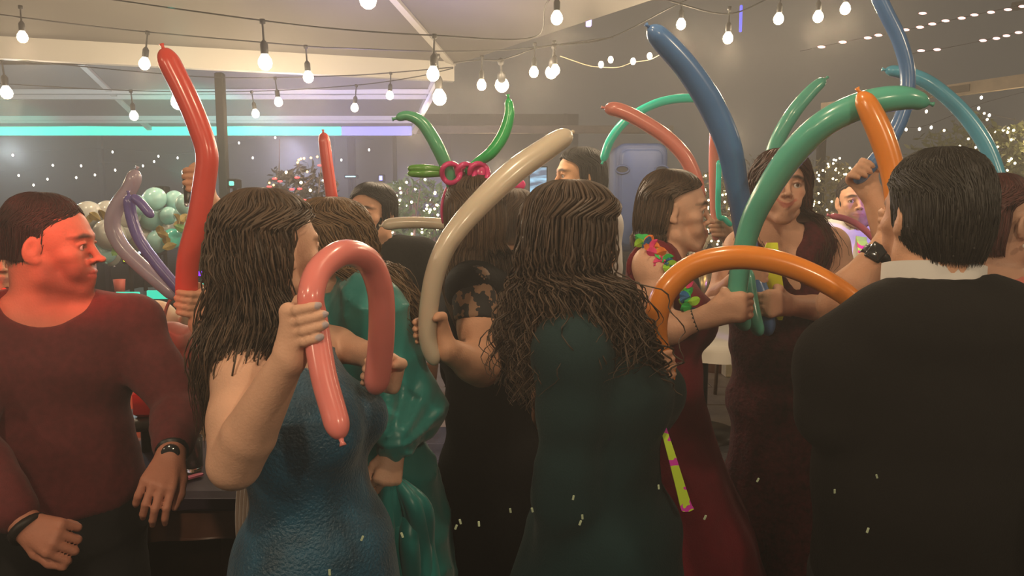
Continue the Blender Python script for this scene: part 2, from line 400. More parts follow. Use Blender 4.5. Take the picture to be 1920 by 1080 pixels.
def grip(S, c, a, n, s, r, wrist, sc=1., flip=1, nails=None, spread=.0185, reach=1.):
    """a hand closed around a tube: c centre, a axis, n towards the palm, s turning sense of the fingers"""
    c = np.asarray(c, float); a = unit(a); n = np.asarray(n, float); n = unit(n-a*(n@a)); u = np.cross(a, n)*s; fr = .0082*sc; wrist = np.asarray(wrist, float)
    S.frame()
    pos = lambda th, off, rad: c+a*off+(n*math.cos(R(th))+u*math.sin(R(th)))*rad
    for i in range(4):
        off = (1.5-i)*spread*sc*flip; L = (.074, .082, .077, .062)[i]*sc*reach
        tot = math.degrees(L/(r+fr)); th0 = 28; K = pos(th0, off, r+.0125*sc)
        pts = [K]+[pos(th0+tot*f, off*(1-.06*f), r+fr*.95) for f in (.22, .45, .62, .8, .93, 1.03)]
        rr = [.0105, .0095, .0092, .0086, .0084, .0076, .0062]
        for m in range(6): S.cone(pts[m], pts[m+1], rr[m]*sc, rr[m+1]*sc, .0025)
        S.ell(pts[2], .0098*sc, .003)
        if nails is not None: nails.append(pos(th0+tot*.98, off*.94, r+fr*2))
        S.cone(K, wrist+a*off*.45+(K-wrist)*.12, .0118*sc, .0165*sc, .014)
        S.cone(K, pos(-5, off*.9, r+.013*sc), .011*sc, .0115*sc, .012)
        S.cone(pos(-5, off*.9, r+.013*sc), wrist+a*off*.4, .0115*sc, .017*sc, .014)
    io = 1.5*spread*sc*flip; K = pos(-10, io, r+.012*sc); tb = wrist*.62+K*.38+a*io*.35
    pts = [wrist*.85+K*.15, tb, pos(-38, io*1.35, r+.014*sc), pos(-38-1500*sc/(r*1000+9)*1.0*.5, io*1.45, r+.010*sc), pos(-38-1500*sc/(r*1000+9)*.95, io*1.3, r+.009*sc)]
    rr = [.019, .0165, .0125, .0108, .0082]
    for m in range(4): S.cone(pts[m], pts[m+1], rr[m]*sc, rr[m+1]*sc, .006)
    return S
def free_hand(S, wrist, d, nrm, thumb=1, curl=(25, 35, 25), sc=1., spread=.019, fan=3):
    """a relaxed hand: d towards the fingers, nrm out of the back of the hand, thumb = side of the thumb"""
    wrist = np.asarray(wrist, float); d = unit(d); nrm = np.asarray(nrm, float); nrm = unit(nrm-d*(nrm@d)); lat = np.cross(d, nrm)*thumb
    S.frame()
    def rot(v, ax, ang): c, s_ = math.cos(ang), math.sin(ang); return v*c+np.cross(ax, v)*s_+ax*(ax@v)*(1-c)
    ax = unit(np.cross(d, nrm)); sg = -1
    for i in range(4):
        off = (1.5-i)*spread*sc; K = wrist+d*(.086, .09, .086, .078)[i]*sc+lat*off+nrm*(.004 if i in (1, 2) else 0)*sc
        S.cone(wrist+lat*off*.45+d*.01*sc, K, .0165*sc, .0112*sc, .012)
        dd = rot(d, nrm, R(-fan*(1.5-i))*thumb*1.0); p = K; ang = 0; L = np.array([.043, .027, .022])*sc*(.95, 1.06, 1., .8)[i]
        for m in range(3):
            ang += curl[m]*(1, 1.06, 1.12, 1.2)[i]; q = rot(dd, ax, R(sg*-1*-ang)); q2 = p+q*L[m]
            if m == 0 and ((q2-p)@nrm) > 0: sg = 1; q = rot(dd, ax, R(-ang*1)); q2 = p+q*L[m]
            S.cone(p, q2, (.0098, .0088, .008)[m]*sc, (.0088, .008, .0064)[m]*sc, .0025); p = q2
    t0 = wrist+lat*.016*sc+d*.015*sc; t1 = wrist+lat*.038*sc+d*.05*sc-nrm*.014*sc; t2 = t1+(d*.9+lat*.25-nrm*.35)*.034*sc; t3 = t2+(d*.95-nrm*.4-lat*.05)*.028*sc
    for p, q, ra, rb in ((t0, t1, .0175, .0135), (t1, t2, .013, .0105), (t2, t3, .0105, .0078)): S.cone(p, q, ra*sc, rb*sc, .006)
    return S
def stand(x, y, A, H=1.66, fem=True):
    """joints of a standing figure facing A degrees (0 = +X, 90 = away from the camera, -90 = towards it)"""
    k = H/1.7; f = V3(math.cos(R(A)), math.sin(R(A)), 0); l = V3(-f[1], f[0], 0); w = .165 if fem else .19
    b = V3(x, y, 0); z = lambda h: V3(0, 0, h*k); J = dict(f=f, l=l, k=k, fem=fem)
    J['base'] = b; J['pelvis'] = b+z(.93); J['waist'] = b+z(1.08)+f*.01; J['chest'] = b+z(1.27)+f*.01; J['top'] = b+z(1.385)-f*.015
    J['neck'] = b+z(1.44)-f*.01; J['head'] = b+z(1.575)+f*.03
    for q, n in ((1, 'L'), (-1, 'R')):
        J['sh'+n] = b+l*q*w*k+z(1.385); J['el'+n] = b+l*q*(w+.06)*k+z(1.09)-f*.02; J['wr'+n] = b+l*q*(w+.07)*k+z(.85)+f*.07
        J['hip'+n] = b+l*q*.09*k+z(.9); J['kn'+n] = b+l*q*.1*k+z(.48)+f*.02; J['an'+n] = b+l*q*.1*k+z(.07)-f*.01
    return J
def torso(S, J, g=0., bust=True, low='pelvis', ks=1., k=.03, tz=.6, tg=1.):
    fem = J['fem']; s = J['k']*ks; sd = unit(J['shL']-J['shR']); S.frame()
    if low == 'pelvis':
        S.cone(J['pelvis'], J['waist'], (.115 if fem else .115)*s+g, (.092 if fem else .105)*s+g, k, side=sd, ka=1.42 if fem else 1.38, kb=1.28 if fem else 1.36)
    S.cone(J['waist'], J['chest'], (.092 if fem else .108)*s+g, (.105 if fem else .118)*s+g, k, side=sd, ka=1.28 if fem else 1.36, kb=1.3 if fem else 1.42)
    S.cone(J['chest'], J['top'], (.105 if fem else .118)*s+g, (.068 if fem else .08)*s+g, k, side=sd, ka=1.3 if fem else 1.42, kb=1.75)
    S.cone(J['shL'], J['shR'], (.05 if fem else .062)*s+g, None, k)
    up = V3(0, 0, .035)
    for n in 'LR': S.cone(J['neck']+up*tz, J['sh'+n]+up*.3*tg, (.042 if fem else .05)*s+g*.6*tg, (.042 if fem else .052)*s+g*tg, k)
    if fem and bust:
        for q in (-1, 1): S.ell(J['chest']+J['f']*.085*s+sd*q*.075*s-V3(0, 0, .02), (.062*s+g,)*3, .04)
def arm(S, J, n, g=0., r=None, upto=1., k=.02, part='all', jk=None):
    jk = k if jk is None else jk
    fem = J['fem']; s = J['k']; r0 = r or ((.047, .037, .04, .025) if fem else (.056, .044, .047, .031)); r0 = [x*s+g for x in r0]
    a, b, c = J['sh'+n], J['el'+n], J['wr'+n]; S.frame()
    if part in ('all', 'upper'):
        S.cone(a, a*.5+b*.5, r0[0], (r0[0]+r0[1])/2+.002, k); S.cone(a*.5+b*.5, b, (r0[0]+r0[1])/2+.002, r0[1], k)
    if part in ('all', 'fore'):
        m = b*.72+c*.28; S.cone(b, m, r0[1], r0[2], jk); e = b+(c-b)*upto; S.cone(m, e, r0[2], r0[2]+(r0[3]-r0[2])*upto, jk)
def neck(S, J, r=None):
    r = r or (.052 if J['fem'] else .062); o = J['head']; b = J['neck']
    hb = o+J['hR']@V3(0, -.022, -.055); S.cone(hb, b-V3(0, 0, .03), r*J['k'], r*1.12*J['k'], .03)
def legs(S, J, g=0.):
    S.frame()
    for n in 'LR':
        S.cone(J['hip'+n], J['kn'+n], .088+g, .058+g, .03); S.cone(J['kn'+n], J['an'+n], .058+g, .042+g, .02)
def skirt(S, J, hem=.3, z0=.02, amp=.012, nf=11, hipw=.2, flat=.85, c0=None, c1=None, k=.03, seed=0):
    a = J['pelvis'] if c0 is None else np.asarray(c0, float); b = (J['base']+V3(0, 0, z0)) if c1 is None else np.asarray(c1, float); sd = unit(J['shL']-J['shR'])
    S.frame(); mid = a*.55+b*.45
    S.cone(a, mid, hipw*flat, (hipw*.45+hem*.5)*flat, k, side=sd, ka=1/flat); S.cone(mid, b, (hipw*.45+hem*.5)*flat, hem*flat, k, side=sd, ka=1/flat)
    if amp:
        def f(X, Y, Z):
            t = np.clip((a[2]-Z)/(a[2]-b[2]+1e-6), 0, 1); cx = a[0]+(b[0]-a[0])*t; cy = a[1]+(b[1]-a[1])*t; az = np.arctan2(Y-cy, X-cx)
            return (amp*t**.8*(np.sin(az*nf+seed+2*np.sin(az*2+seed))+.5*np.sin(az*nf*1.9+Z*3+seed))).astype(np.float32)
        S.displace(f)
def wrinkle(S, amp=.003, fx=22, fz=30, seed=0, ridge=1.3):
    def f(X, Y, Z):
        w = 1.3*np.sin(fx*.6*X+seed)+1.1*np.sin(fz*.45*Z+seed*2)+.9*np.sin(fx*.5*Y-seed)
        a = np.sin(fx*X+fz*.8*Z+w*1.5+seed)+np.sin(fx*Y-fz*Z+w*1.2)
        r = (1-np.abs(np.sin(fx*.7*X-fz*.55*Z+w*1.8+seed)))**3+(1-np.abs(np.sin(fz*.9*Z+fx*.35*(X+Y)+w*1.3)))**4
        q = .5+.5*np.sin(3.1*X+5.3*Z+seed)*np.sin(4.7*Y-3.7*Z+seed*1.7)
        return (amp*(a-ridge*1.6*r*q)).astype(np.float32)
    S.displace(f)
def finish(S, name, m, parent, step=.006, focus=(), smooth=1, colf=None, **k):
    P, Q = S.mesh(step, focus); P = relax(P, Q, smooth)
    return link(name, mesh_data(name, P, Q, m, True, colf(P) if colf else None), parent, **k)

# hair: rings on the head in head coordinates: z, half width, y centre, half depth
HEADRINGS = [(.128, .008, -.015, .010), (.124, .032, -.015, .040), (.110, .056, -.014, .068), (.085, .073, -.013, .088), (.05, .082, -.012, .100),
             (.01, .085, -.014, .104), (-.03, .083, -.02, .1), (-.07, .078, -.026, .088)]
class Hair:
    """rings: list of (centre, half width vector axis X, half depth axis Y) from the crown down; strands follow meridians"""
    def __init__(s, o, Rm, sc, low=(), face=62, puff=1., upto=8, facecut=.062, short=False):
        s.C = []; s.U = []; s.V = []; s.lim = []
        for z, w, yc, d in HEADRINGS[:upto]:
            if short and 0 < z < .02: w = .079
            if short and z < 0: w, d, yc = ((.078, .094, -.02) if z > -.05 else (.064, .075, -.03))
            s.C.append(o+Rm@(V3(0, yc, z)*sc)); s.U.append(Rm@V3(w*sc*puff, 0, 0)); s.V.append(Rm@V3(0, d*sc*puff, 0)); s.lim.append(0 if z > facecut+.02 else (face if z < facecut else face*.7))
        for e in low:
            c, w, d = e[:3]; ax = R(e[3]) if len(e) > 3 else None
            hx = Rm@V3(1, 0, 0); hy = Rm@V3(0, 1, 0); hx[2] = hy[2] = 0; hx, hy = unit(hx), unit(hy)
            if ax is not None: hy = V3(math.cos(ax), math.sin(ax), 0); hx = V3(hy[1], -hy[0], 0)
            s.C.append(np.asarray(c, float)); s.U.append(hx*w); s.V.append(hy*d); s.lim.append(e[4] if len(e) > 4 else face)
        s.C, s.U, s.V, s.lim = map(np.array, (s.C, s.U, s.V, s.lim)); s.n = len(s.C)
    def pt(s, az, t, rho=1.):
        """az in radians, 0 = face direction, signed; t in ring units"""
        az = np.asarray(az, float); t = np.asarray(t, float)
        tc = np.clip(t, 0, s.n-1-1e-6)
        def cr(A):
            P = np.concatenate([[2*A[0]-A[1]], A, [2*A[-1]-A[-2]]]); i = tc.astype(int); u = tc-i
            if A.ndim == 2: u = u[..., None]
            a, b, c, d = P[i], P[i+1], P[i+2], P[i+3]
            return .5*((2*b)+(-a+c)*u+(2*a-5*b+4*c-d)*u*u+(-a+3*b-3*c+d)*u**3)
        i = tc.astype(int); u = tc-i; lim = np.radians(s.lim[i]*(1-u)+s.lim[np.minimum(i+1, s.n-1)]*u)
        sg = np.where(az >= 0, 1, -1); A = np.abs(az); A = lim+(math.pi-lim)*(A/math.pi)
        a2 = sg*A; rho = np.asarray(rho)[..., None] if np.ndim(rho) else rho
        return cr(s.C)+(cr(s.U)*np.sin(a2)[..., None]+cr(s.V)*np.cos(a2)[..., None])*rho
    def shell(s, g, rho=.94, n=40, t1=None):
        t1 = s.n-1 if t1 is None else t1; m = int(t1*3)+2; t = np.linspace(0, t1, m)
        az = np.linspace(-math.pi, math.pi, n, endpoint=False)+1e-3; T, AZ = np.meshgrid(t, az, indexing='ij')
        v = s.pt(AZ, T, rho).reshape(-1, 3); i = np.arange(m-1)[:, None]*n; j = np.arange(n)[None]; j2 = (j+1) % n
        g.add(v, np.stack([i+j, i+j2, i+n+j2, i+n+j], -1).reshape(-1, 4))
    def strands(s, g, N=400, steps=26, rad=.003, wave=.006, wf=2., curl=0., cf=8., cs=1.5, t1=None, rr=(.9, 1.03), seed=1, minlen=.8, k=5, azr=(-math.pi, math.pi), t0=(0, .4), tipr=.25, fly=0.):
        rg = np.random.default_rng(seed); t1 = s.n-1 if t1 is None else t1
        az = rg.uniform(azr[0], azr[1], N); rho = rg.uniform(*rr, N)
        te = t1*rg.uniform(minlen, 1, N); ts = rg.uniform(*t0, N); u = np.linspace(0, 1, steps)
        T = ts[:, None]+(te-ts)[:, None]*u[None]; AZ = az[:, None]+np.zeros_like(T)
        grow = np.clip(T/4, 0, 1); ph = rg.uniform(0, 6.28, (N, 3))
        AZ = AZ+wave*8*np.sin(wf*T*.7+ph[:, :1])*grow/2.; AZ = np.where(az[:, None] > 0, np.clip(AZ, 0.01, math.pi+.3), np.clip(AZ, -math.pi-.3, -.01))
        RH = rho[:, None]+0*T; RH = RH+(wave*6*np.sin(wf*T+ph[:, 1:2])+fly*rg.normal(0, 1, (N, 1))*np.clip(T-5, 0, 9))*grow
        P = s.pt(AZ, T, RH)
        if curl:
            cg = np.clip((T-cs)/4, 0, 1)[..., None]; q = (cf*T+ph[:, 2:3])
            P = P+curl*cg*(np.stack([np.cos(q), np.sin(q), .3*np.sin(q*1.3)], -1))
        r = rad*rg.uniform(.7, 1.3, (N, 1))*(1-(1-tipr)*u[None]**3)*np.minimum(1, .5+u[None]*6)
        Tn = np.gradient(P, axis=1); Tn /= np.linalg.norm(Tn, axis=2, keepdims=True)+1e-9
        ref = P-s.C[0]; ref = np.cross(Tn, ref); ref /= np.linalg.norm(ref, axis=2, keepdims=True)+1e-9; B = np.cross(Tn, ref)
        a = np.arange(k)*2*math.pi/k
        V = P[:, :, None]+r[..., None, None]*(np.cos(a)[None, None, :, None]*ref[:, :, None]*1.5+np.sin(a)[None, None, :, None]*B[:, :, None])
        V = V.reshape(-1, 3); b = (np.arange(N)[:, None]*steps+np.arange(steps-1)[None]).reshape(-1, 1)*k; j = np.arange(k)[None]; j2 = (j+1) % k
        F = np.stack([b+j, b+j2, b+k+j2, b+k+j], -1).reshape(-1, 4); c = rg.uniform(.6, 1.5, (N, 1))
        g.add(V, F); g.c[-1] = np.repeat(c, steps*k, 0)*np.ones((1, 3))
def hair_mat(name, c, rough=.52):
    if name in MATS: return MATS[name]
    m = mat(name, c, rough, attr=False); nt = m.node_tree; b = nt.nodes['Principled BSDF']
    a = nt.nodes.new('ShaderNodeAttribute'); a.attribute_name = 'col'
    mx = nt.nodes.new('ShaderNodeMix'); mx.data_type = 'RGBA'; mx.blend_type = 'MULTIPLY'; mx.inputs[0].default_value = 1; mx.inputs[6].default_value = (*c, 1)
    nt.links.new(a.outputs['Color'], mx.inputs[7]); nt.links.new(mx.outputs[2], b.inputs['Base Color']); return m
def hair_obj(g, m, parent, name='hair'): return link(name, g.data(name, m, True, True), parent)
SKIN = lambda: mat('skin', (.6, .35, .25), .5, attr=True, noise=.06, nscale=30, bump=.12, bscale=220, spec=.35, subs=.08)
def person(label, J, group=None): return empty('person', (J['base'][0], J['base'][1], 0), label, 'person', group)
def set_head(J, o, A, pitch=0, roll=0, sc=1.): J['head'] = np.asarray(o, float); J['hR'] = head_rot(A, pitch, roll); J['hs'] = sc
def headfocus(J, st=.0032, r=.135): o = J['head']; return (o-V3(r, r, r+.0), o+V3(r, r, r), st)
def handfocus(c, st=.004, r=.09): c = np.asarray(c); return (c-r, c+r, st)
def skin_col(J, base, nails=(), nc=(.5, .42, .45), **k):
    def f(P):
        C = head_color(P, J['head'], J['hR'], J['hs'], base, **k)
        for n in nails: C[np.linalg.norm(P-n, axis=1) < .0075] = nc
        return C
    return f
# ------------------------------------------------------------------ bulbs and the light they give
WARM = (1, .76, .49); PW = 1.6
BULB = {}
def bulb_meshes():
    g = G(); g.lathe((0, 0, 0), [(.0005, -.036), (.012, -.034), (.024, -.024), (.029, -.008), (.026, .008), (.016, .024), (.0125, .03)], 14); BULB['bulb'] = g.data('bulb', mat('lit_bulb', (1, .9, .75), .4, emit=(1, .86, .62), es=9))
    g = G(); g.lathe((0, 0, 0), [(.0125, .028), (.0165, .034), (.0165, .07), (.009, .082), (.0045, .086), (.0045, .15), (.012, .152), (.012, .17), (.0005, .172)], 12); BULB['socket'] = g.data('socket', mat('black_socket', (.02, .02, .02), .5))
    g = G(); g.ball((0, 0, 0), (.014, .014, .018), 8, 6); BULB['mini'] = g.data('bulb', mat('lit_mini_bulb', (1, .9, .75), .4, emit=(1, .9, .72), es=7))
    g = G(); g.ball((0, 0, 0), (.034, .010, .011), 8, 6); BULB['pink'] = g.data('bulb', mat('pink_reflection_glow', (1, .6, .55), .4, emit=(1, .52, .45), es=3.2))  # glowing beads standing in for lights reflected in the roof
bulb_meshes()
def shared(name, me, parent, loc, rot=None, sc=1):
    o = bpy.data.objects.new(name, me); COL.objects.link(o); o.parent = parent; o.location = [float(x) for x in np.asarray(loc, float)-np.array(parent.location)]
    if rot is not None: o.rotation_euler = rot
    o.scale = (sc,)*3; return o
def light_string(label, cable, bulbs, kind='bulb', lamps=(), cr=.0035, power=6, colr=(.012, .012, .012)):
    """cable: world points; bulbs: world positions of bulb centres, hung just under the cable"""
    P = spline(cable, 14*len(cable)); root = empty('light_string', P[0], label, 'string lights', 'string lights under the canopy')
    if cr: g = G(); g.tube(P, cr, 6); g.obj('cable', mat('cable_%d' % int(colr[0]*100), colr, .6), root)
    for i, b in enumerate(bulbs):
        b = np.asarray(b, float); d = np.linalg.norm(P[:, :2]-b[:2], axis=1); q = P[d.argmin()]
        if kind == 'bulb':
            dd = q-b; L = max(np.linalg.norm(dd), .1); sc = min(1.25, max(.8, L/.165)); ax = Vector(dd).to_track_quat('Z', 'Y').to_euler() if L > .1 and dd[2] > .08 else None
            shared('socket', BULB['socket'], root, b, ax, sc); shared('bulb', BULB['bulb'], root, b, ax, sc)
        else: shared('bulb', BULB[kind], root, b, (0, 0, 0), 1)
        if i in lamps: lamp('POINT', 'warm_light', [float(x) for x in (b-V3(0, .0, .07)-np.array(root.location))], power*PW, WARM, size=.04, parent=root)
    return root
def px(L, Y): return [at(a, b, (c[0] if c else Y)) for a, b, *c in L]
light_string('nearest cable with two large bulbs, crossing the canopy top from left to centre', px([(120, -18), (217, 0), (488, 38), (640, 55), (808, 66), (1000, 70), (1044, -10, 2.9), (1300, -40, 2.7)], 3.4),
             px([(497, 115), (812, 137), (1044, 32, 2.95)], 3.4), lamps=(0, 1, 2))
light_string('second cable below the nearest, bulbs from far left to the right of the red balloon', px([(-120, 10, 3.5), (42, 33, 3.5), (255, 58), (568, 86), (640, 90), (822, 96), (970, 92), (1150, 70)], 3.9),
             px([(42, 68, 3.5), (271, 118), (333, 190, 4.1), (578, 143), (824, 181), (690, -4, 3.2)], 3.9), lamps=(0, 1, 3))
light_string('third cable, drooping across the canopy just under the white beam', px([(-140, 95), (5, 110), (300, 138), (450, 146), (640, 142), (725, 137), (850, 126)], 4.6),
             px([(12, 172), (522, 190), (731, 178)], 4.6), lamps=(0, 1))
light_string('fourth and lowest cable before the far canopy, three small bulbs', px([(-100, 152), (0, 157), (250, 170), (478, 171), (665, 160), (780, 144), (850, 128)], 5.0),
             px([(251, 216), (479, 212), (665, 201)], 5.0), lamps=(1,))
light_string('cable right of the canopy corner with five bulbs over the white balloon', px([(850, 118), (903, 112), (941, 112), (1001, 92), (1041, 85), (1145, 70), (1277, 5), (1400, -40)], 3.7),
             px([(903, 158), (941, 158, 3.9), (1001, 134), (1041, 130), (1034, 134, 3.85), (1277, 44)], 3.7), lamps=(0, 2, 5))
light_string('pale drooping wire with three lit bulbs left of the tall blue balloon', px([(1050, 105), (1100, 122), (1128, 126), (1160, 126), (1187, 117), (1218, 112), (1242, 100)], 3.9),
             px([(1145, 112), (1187, 115), (1218, 105), (1127, 121)], 3.88), kind='mini', colr=(.5, .42, .3), cr=.0025, lamps=())
light_string('cable over the upper right with four bulbs between the blue balloons', px([(1250, 0), (1365, 26), (1460, -10), (1534, -12), (1585, -28), (1700, -60)], 3.5),
             px([(1365, 70), (1460, 34), (1534, 30), (1585, 15)], 3.5), lamps=(0, 2, 3))
PK = [(1773, 39), (1748, 45), (1725, 51), (1698, 56), (1803, 34), (1827, 28), (1858, 23), (1890, 18), (1917, 12), (1580, 79), (1627, 71), (1647, 66), (1540, 88), (1730, 25)]  # lights reflected in the roof, modelled as glowing bulbs on added cables
light_string('row of small rosy reflections shaped as glowing bulbs high in the upper right corner', px([(1500, 96), (1580, 79), (1700, 56), (1800, 34), (1940, 4)], 6.4), px(PK, 6.4), kind='pink', cr=.003)
light_string('short row of faint rosy reflections shaped as bulbs below the longer rosy row', px([(1690, 103), (1757, 93), (1843, 76), (1900, 62)], 6.6), px([(1727, 95), (1757, 93), (1843, 76), (1868, 72), (1887, 67), (1910, 61)], 6.6), kind='pink', cr=.003)
light_string('white lights beneath the right beam, beside the light blue balloon', px([(1580, 190), (1640, 215), (1699, 238), (1746, 232), (1835, 196), (1930, 170)], 8.0),
             px([(1840, 183), (1835, 203), (1737, 209), (1855, 216), (1699, 243), (1724, 242), (1746, 239), (1595, 200)], 8.0), kind='mini', cr=.003)
light_string('reflections on the dark glass wall built as scattered white bulbs, upper strand', px([(-60, 280), (24, 284), (211, 279), (333, 288), (448, 266), (516, 252), (700, 262)], 10.8),  # string lights mirrored in the wall, built as glowing bulbs on added cables
             px([(24, 291), (211, 285), (297, 293), (333, 296), (474, 296), (516, 258), (448, 268), (289, 303), (640, 300), (692, 281)], 10.8), kind='mini', cr=.004)
light_string('reflections on the dark glass wall built as scattered white bulbs, lower strand', px([(-60, 318), (35, 322), (99, 306), (152, 306), (268, 306), (360, 330), (480, 322)], 10.7),
             px([(99, 310), (152, 311), (268, 311), (178, 328), (216, 319), (143, 333), (89, 336), (35, 329), (63, 347)], 10.7), kind='mini', cr=.004)
for x, y, z, e in ((-2.4, -.8, 2.5, 26), (-.7, .1, 2.55, 22), (.9, -.8, 2.5, 30), (2.2, .5, 2.55, 20), (-2.7, .4, 2.6, 8), (.2, 1.5, 2.6, 9), (3.4, 3.2, 2.6, 9), (-4., 4.6, 2.3, 9), (2.2, 7.5, 2.3, 12), (-1., 7.6, 2.3, 10), (-.2, 10., 2.2, 6), (4.4, 6.2, 2.2, 8)):
    lamp('POINT', 'warm_light', (x, y, z), e*PW, WARM, size=.05)  # unseen fill lights without bulbs, added around the tent and camera

# ------------------------------------------------------------------ floor
g = G(); g.box((0, 9, -.06), (26, 26, .06)); fl = g.obj('floor', mat('grout', (.05, .045, .04), .9), smooth=False, kind='structure'); 
wet = mat('wet_stone', (.075, .07, .075), .16, noise=.5, nscale=3, bump=.5, bscale=9, spec=.7)
tan = mat('tan_stone', (.27, .21, .15), .42, noise=.3, nscale=4, bump=.3, bscale=12)
def pavers(x0, x1, y0, y1, s, m, name):
    g = G(); g.box((0, 0, -.017), (s-.012, s*1.0-.012, .034), bevel=.004); me = g.data(name, m, False); y = y0; r = 0
    while y < y1:
        x = x0+(r % 2)*s/2
        while x < x1:
            o = bpy.data.objects.new(name, me); COL.objects.link(o); o.parent = fl; fz = fl.location
            o.location = (x-fz[0], y+s/2-fz[1], -.001*random.random()-fz[2]); o.rotation_euler = (random.uniform(-.003, .003), random.uniform(-.003, .003), 0); x += s
        y += s; r += 1
pavers(-2.6, 2.8, 2.9, 5.3, .4, wet, 'paver'); pavers(-4.5, 4.6, 5.3, 10.9, .6, tan, 'stone_tile')

# ------------------------------------------------------------------ walls and canopies
def ground(n): return n
g = G(); g.box((-6.5, 11.4, 1.5), (15, .12, 3.0)); wl = g.obj('wall_back', mat('dark_glass_wall', (.025, .027, .022), .25, noise=.3, nscale=1.2), smooth=False, kind='structure')
for k in range(9):
    g = G(); x = -13.2+k*1.75; g.box((x, 11.31, 1.5), (.06, .06, 3.0)); g.obj('mullion', mat('dark_metal', (.03, .03, .032), .5, .5), wl, smooth=False)
g = G(); g.box((8.2, 12.4, .75), (15.5, .4, 1.5)); g.obj('wall_right', mat('night_hedge', (.03, .032, .022), .9, noise=.6, nscale=6, bump=1, bscale=14), smooth=False, kind='structure')
ZE = 2.6
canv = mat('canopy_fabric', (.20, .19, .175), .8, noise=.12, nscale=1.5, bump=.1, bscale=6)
steel = mat('white_steel', (.62, .60, .55), .55); dsteel = mat('dark_steel', (.012, .011, .010), .9, spec=.05)
Cn = atz(850, 122, ZE); Ld = unit(atz(0, 74, ZE)-Cn); Rd = unit(atz(1112, 36, ZE)-Cn); Ln = Cn+Ld*5.4; Rn = Cn+Rd*4.6; Bk = Ln+Rn-Cn
Ap = (Ln+Rn)/2+V3(0, 0, 1.25)
tc = empty('canopy', V3(*(Bk[:2]), 0), 'near white tent canopy overhead with white edge beam', 'canopy')
def tri_panel(a, b, c, parent, m, n=10, sag=.06):
    V = []; F = []; idx = {}
    for i in range(n+1):
        for j in range(n+1):
            u = i/n; v = j/n; e = a*(1-v)+b*v; p = c*u+e*(1-u); s = math.sin(math.pi*u)*math.sin(math.pi*v); V.append(p-V3(0, 0, sag*s))
    F = [(i*(n+1)+j, i*(n+1)+j+1, (i+1)*(n+1)+j+1, (i+1)*(n+1)+j) for i in range(n) for j in range(n)]
    nv = len(V); V2 = V+[v+V3(0, 0, .012) for v in V]; F2 = F+[tuple(x+nv for x in f[::-1]) for f in F]
    G().add(V2, F2).obj('fabric_panel', m, parent)
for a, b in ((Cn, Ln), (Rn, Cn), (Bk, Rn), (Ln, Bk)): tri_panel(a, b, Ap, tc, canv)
G().bar(Cn-V3(0, 0, .035), Ln-V3(0, 0, .035), .06, .16).obj('edge_beam', steel, tc, smooth=False)
G().bar(Cn+V3(0, 0, .06), Rn+V3(0, 0, .06), .05, .07).obj('side_beam', canv, tc, smooth=False)
for e in (Cn, Ln, Rn, Bk): G().bar(e+V3(0, 0, .02), Ap-V3(0, 0, .05), .05, .07).obj('hip_rafter', steel, tc, smooth=False)
mid = Cn+(Ln-Cn)*.47; G().bar(mid+V3(0, 0, .05), Ap-V3(0, 0, .06), .035, .045).obj('rafter', steel, tc, smooth=False)
pp = min([Cn+(Ln-Cn)*t for t in np.linspace(0, 1, 200)], key=lambda q: abs(960+FPX*q[0]/(q[1]*math.cos(PITCH)-(q[2]-CAM_Z)*math.sin(PITCH))-397))
for e in (Ln, Rn, Bk, ): G().box((e[0], e[1], ZE/2), (.1, .1, ZE), bevel=.01).obj('post', dsteel, tc, smooth=False)
G().box((pp[0], pp[1]+.08, ZE/2-.06), (.055, .055, ZE-.12), bevel=.008).obj('post', dsteel, tc, smooth=False)
# far canopy
E0 = atz(775, 243, ZE); YF = E0[1]; XL = -9.5; Rg = at(852, 126, 7.3); zr = 3.25; XR = E0[0]
t2 = empty('canopy', (-5, 7.3, 0), 'far white tent canopy tinted violet and green, behind the near one', 'canopy')
v = [V3(XL, YF, ZE), V3(XR, YF, ZE), V3(Rg[0], 7.3, zr), V3(XL, 7.3, zr), V3(XL, 5.35, ZE), V3(-.45, 5.35, ZE)]
def quad_panel(a, b, c, d, parent, m, n=12, sag=.04):
    V = []
    for i in range(n+1):
        for j in range(n+1):
            u = i/n; w = j/n; V.append((a*(1-w)+b*w)*(1-u)+(d*(1-w)+c*w)*u-V3(0, 0, sag*abs(math.sin(math.pi*w*4))*math.sin(math.pi*u)))
    F = [(i*(n+1)+j, i*(n+1)+j+1, (i+1)*(n+1)+j+1, (i+1)*(n+1)+j) for i in range(n) for j in range(n)]; nv = len(V)
    G().add(V+[q+V3(0, 0, .012) for q in V], F+[tuple(x+nv for x in f[::-1]) for f in F]).obj('fabric_panel', m, parent)
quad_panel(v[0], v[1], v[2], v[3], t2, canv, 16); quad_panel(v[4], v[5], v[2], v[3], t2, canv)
G().box(((XL+XR)/2, YF-.05, ZE-.02), (XR-XL, .09, .125), bevel=.01).obj('edge_beam', steel, t2, smooth=False)
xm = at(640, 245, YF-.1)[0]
G().box(((XL+xm)/2, YF-.108, ZE-.005), (xm-XL, .012, .16), bevel=.003).obj('glow_strip', mat('cyan_beam_glow', (.1, .6, .5), .4, emit=(.03, .62, .45), es=1.5), t2, smooth=False)  # glowing faces added for the cyan and violet light on the beam
G().box(((XR+xm)/2, YF-.108, ZE-.005), (XR-xm-.02, .012, .16), bevel=.003).obj('glow_strip', mat('violet_beam_glow', (.3, .3, .7), .4, emit=(.2, .2, .62), es=1.2), t2, smooth=False)
def slope(x, u, dz=0): return V3(x, YF+(7.3-YF)*u, ZE+(zr-ZE)*u+dz)
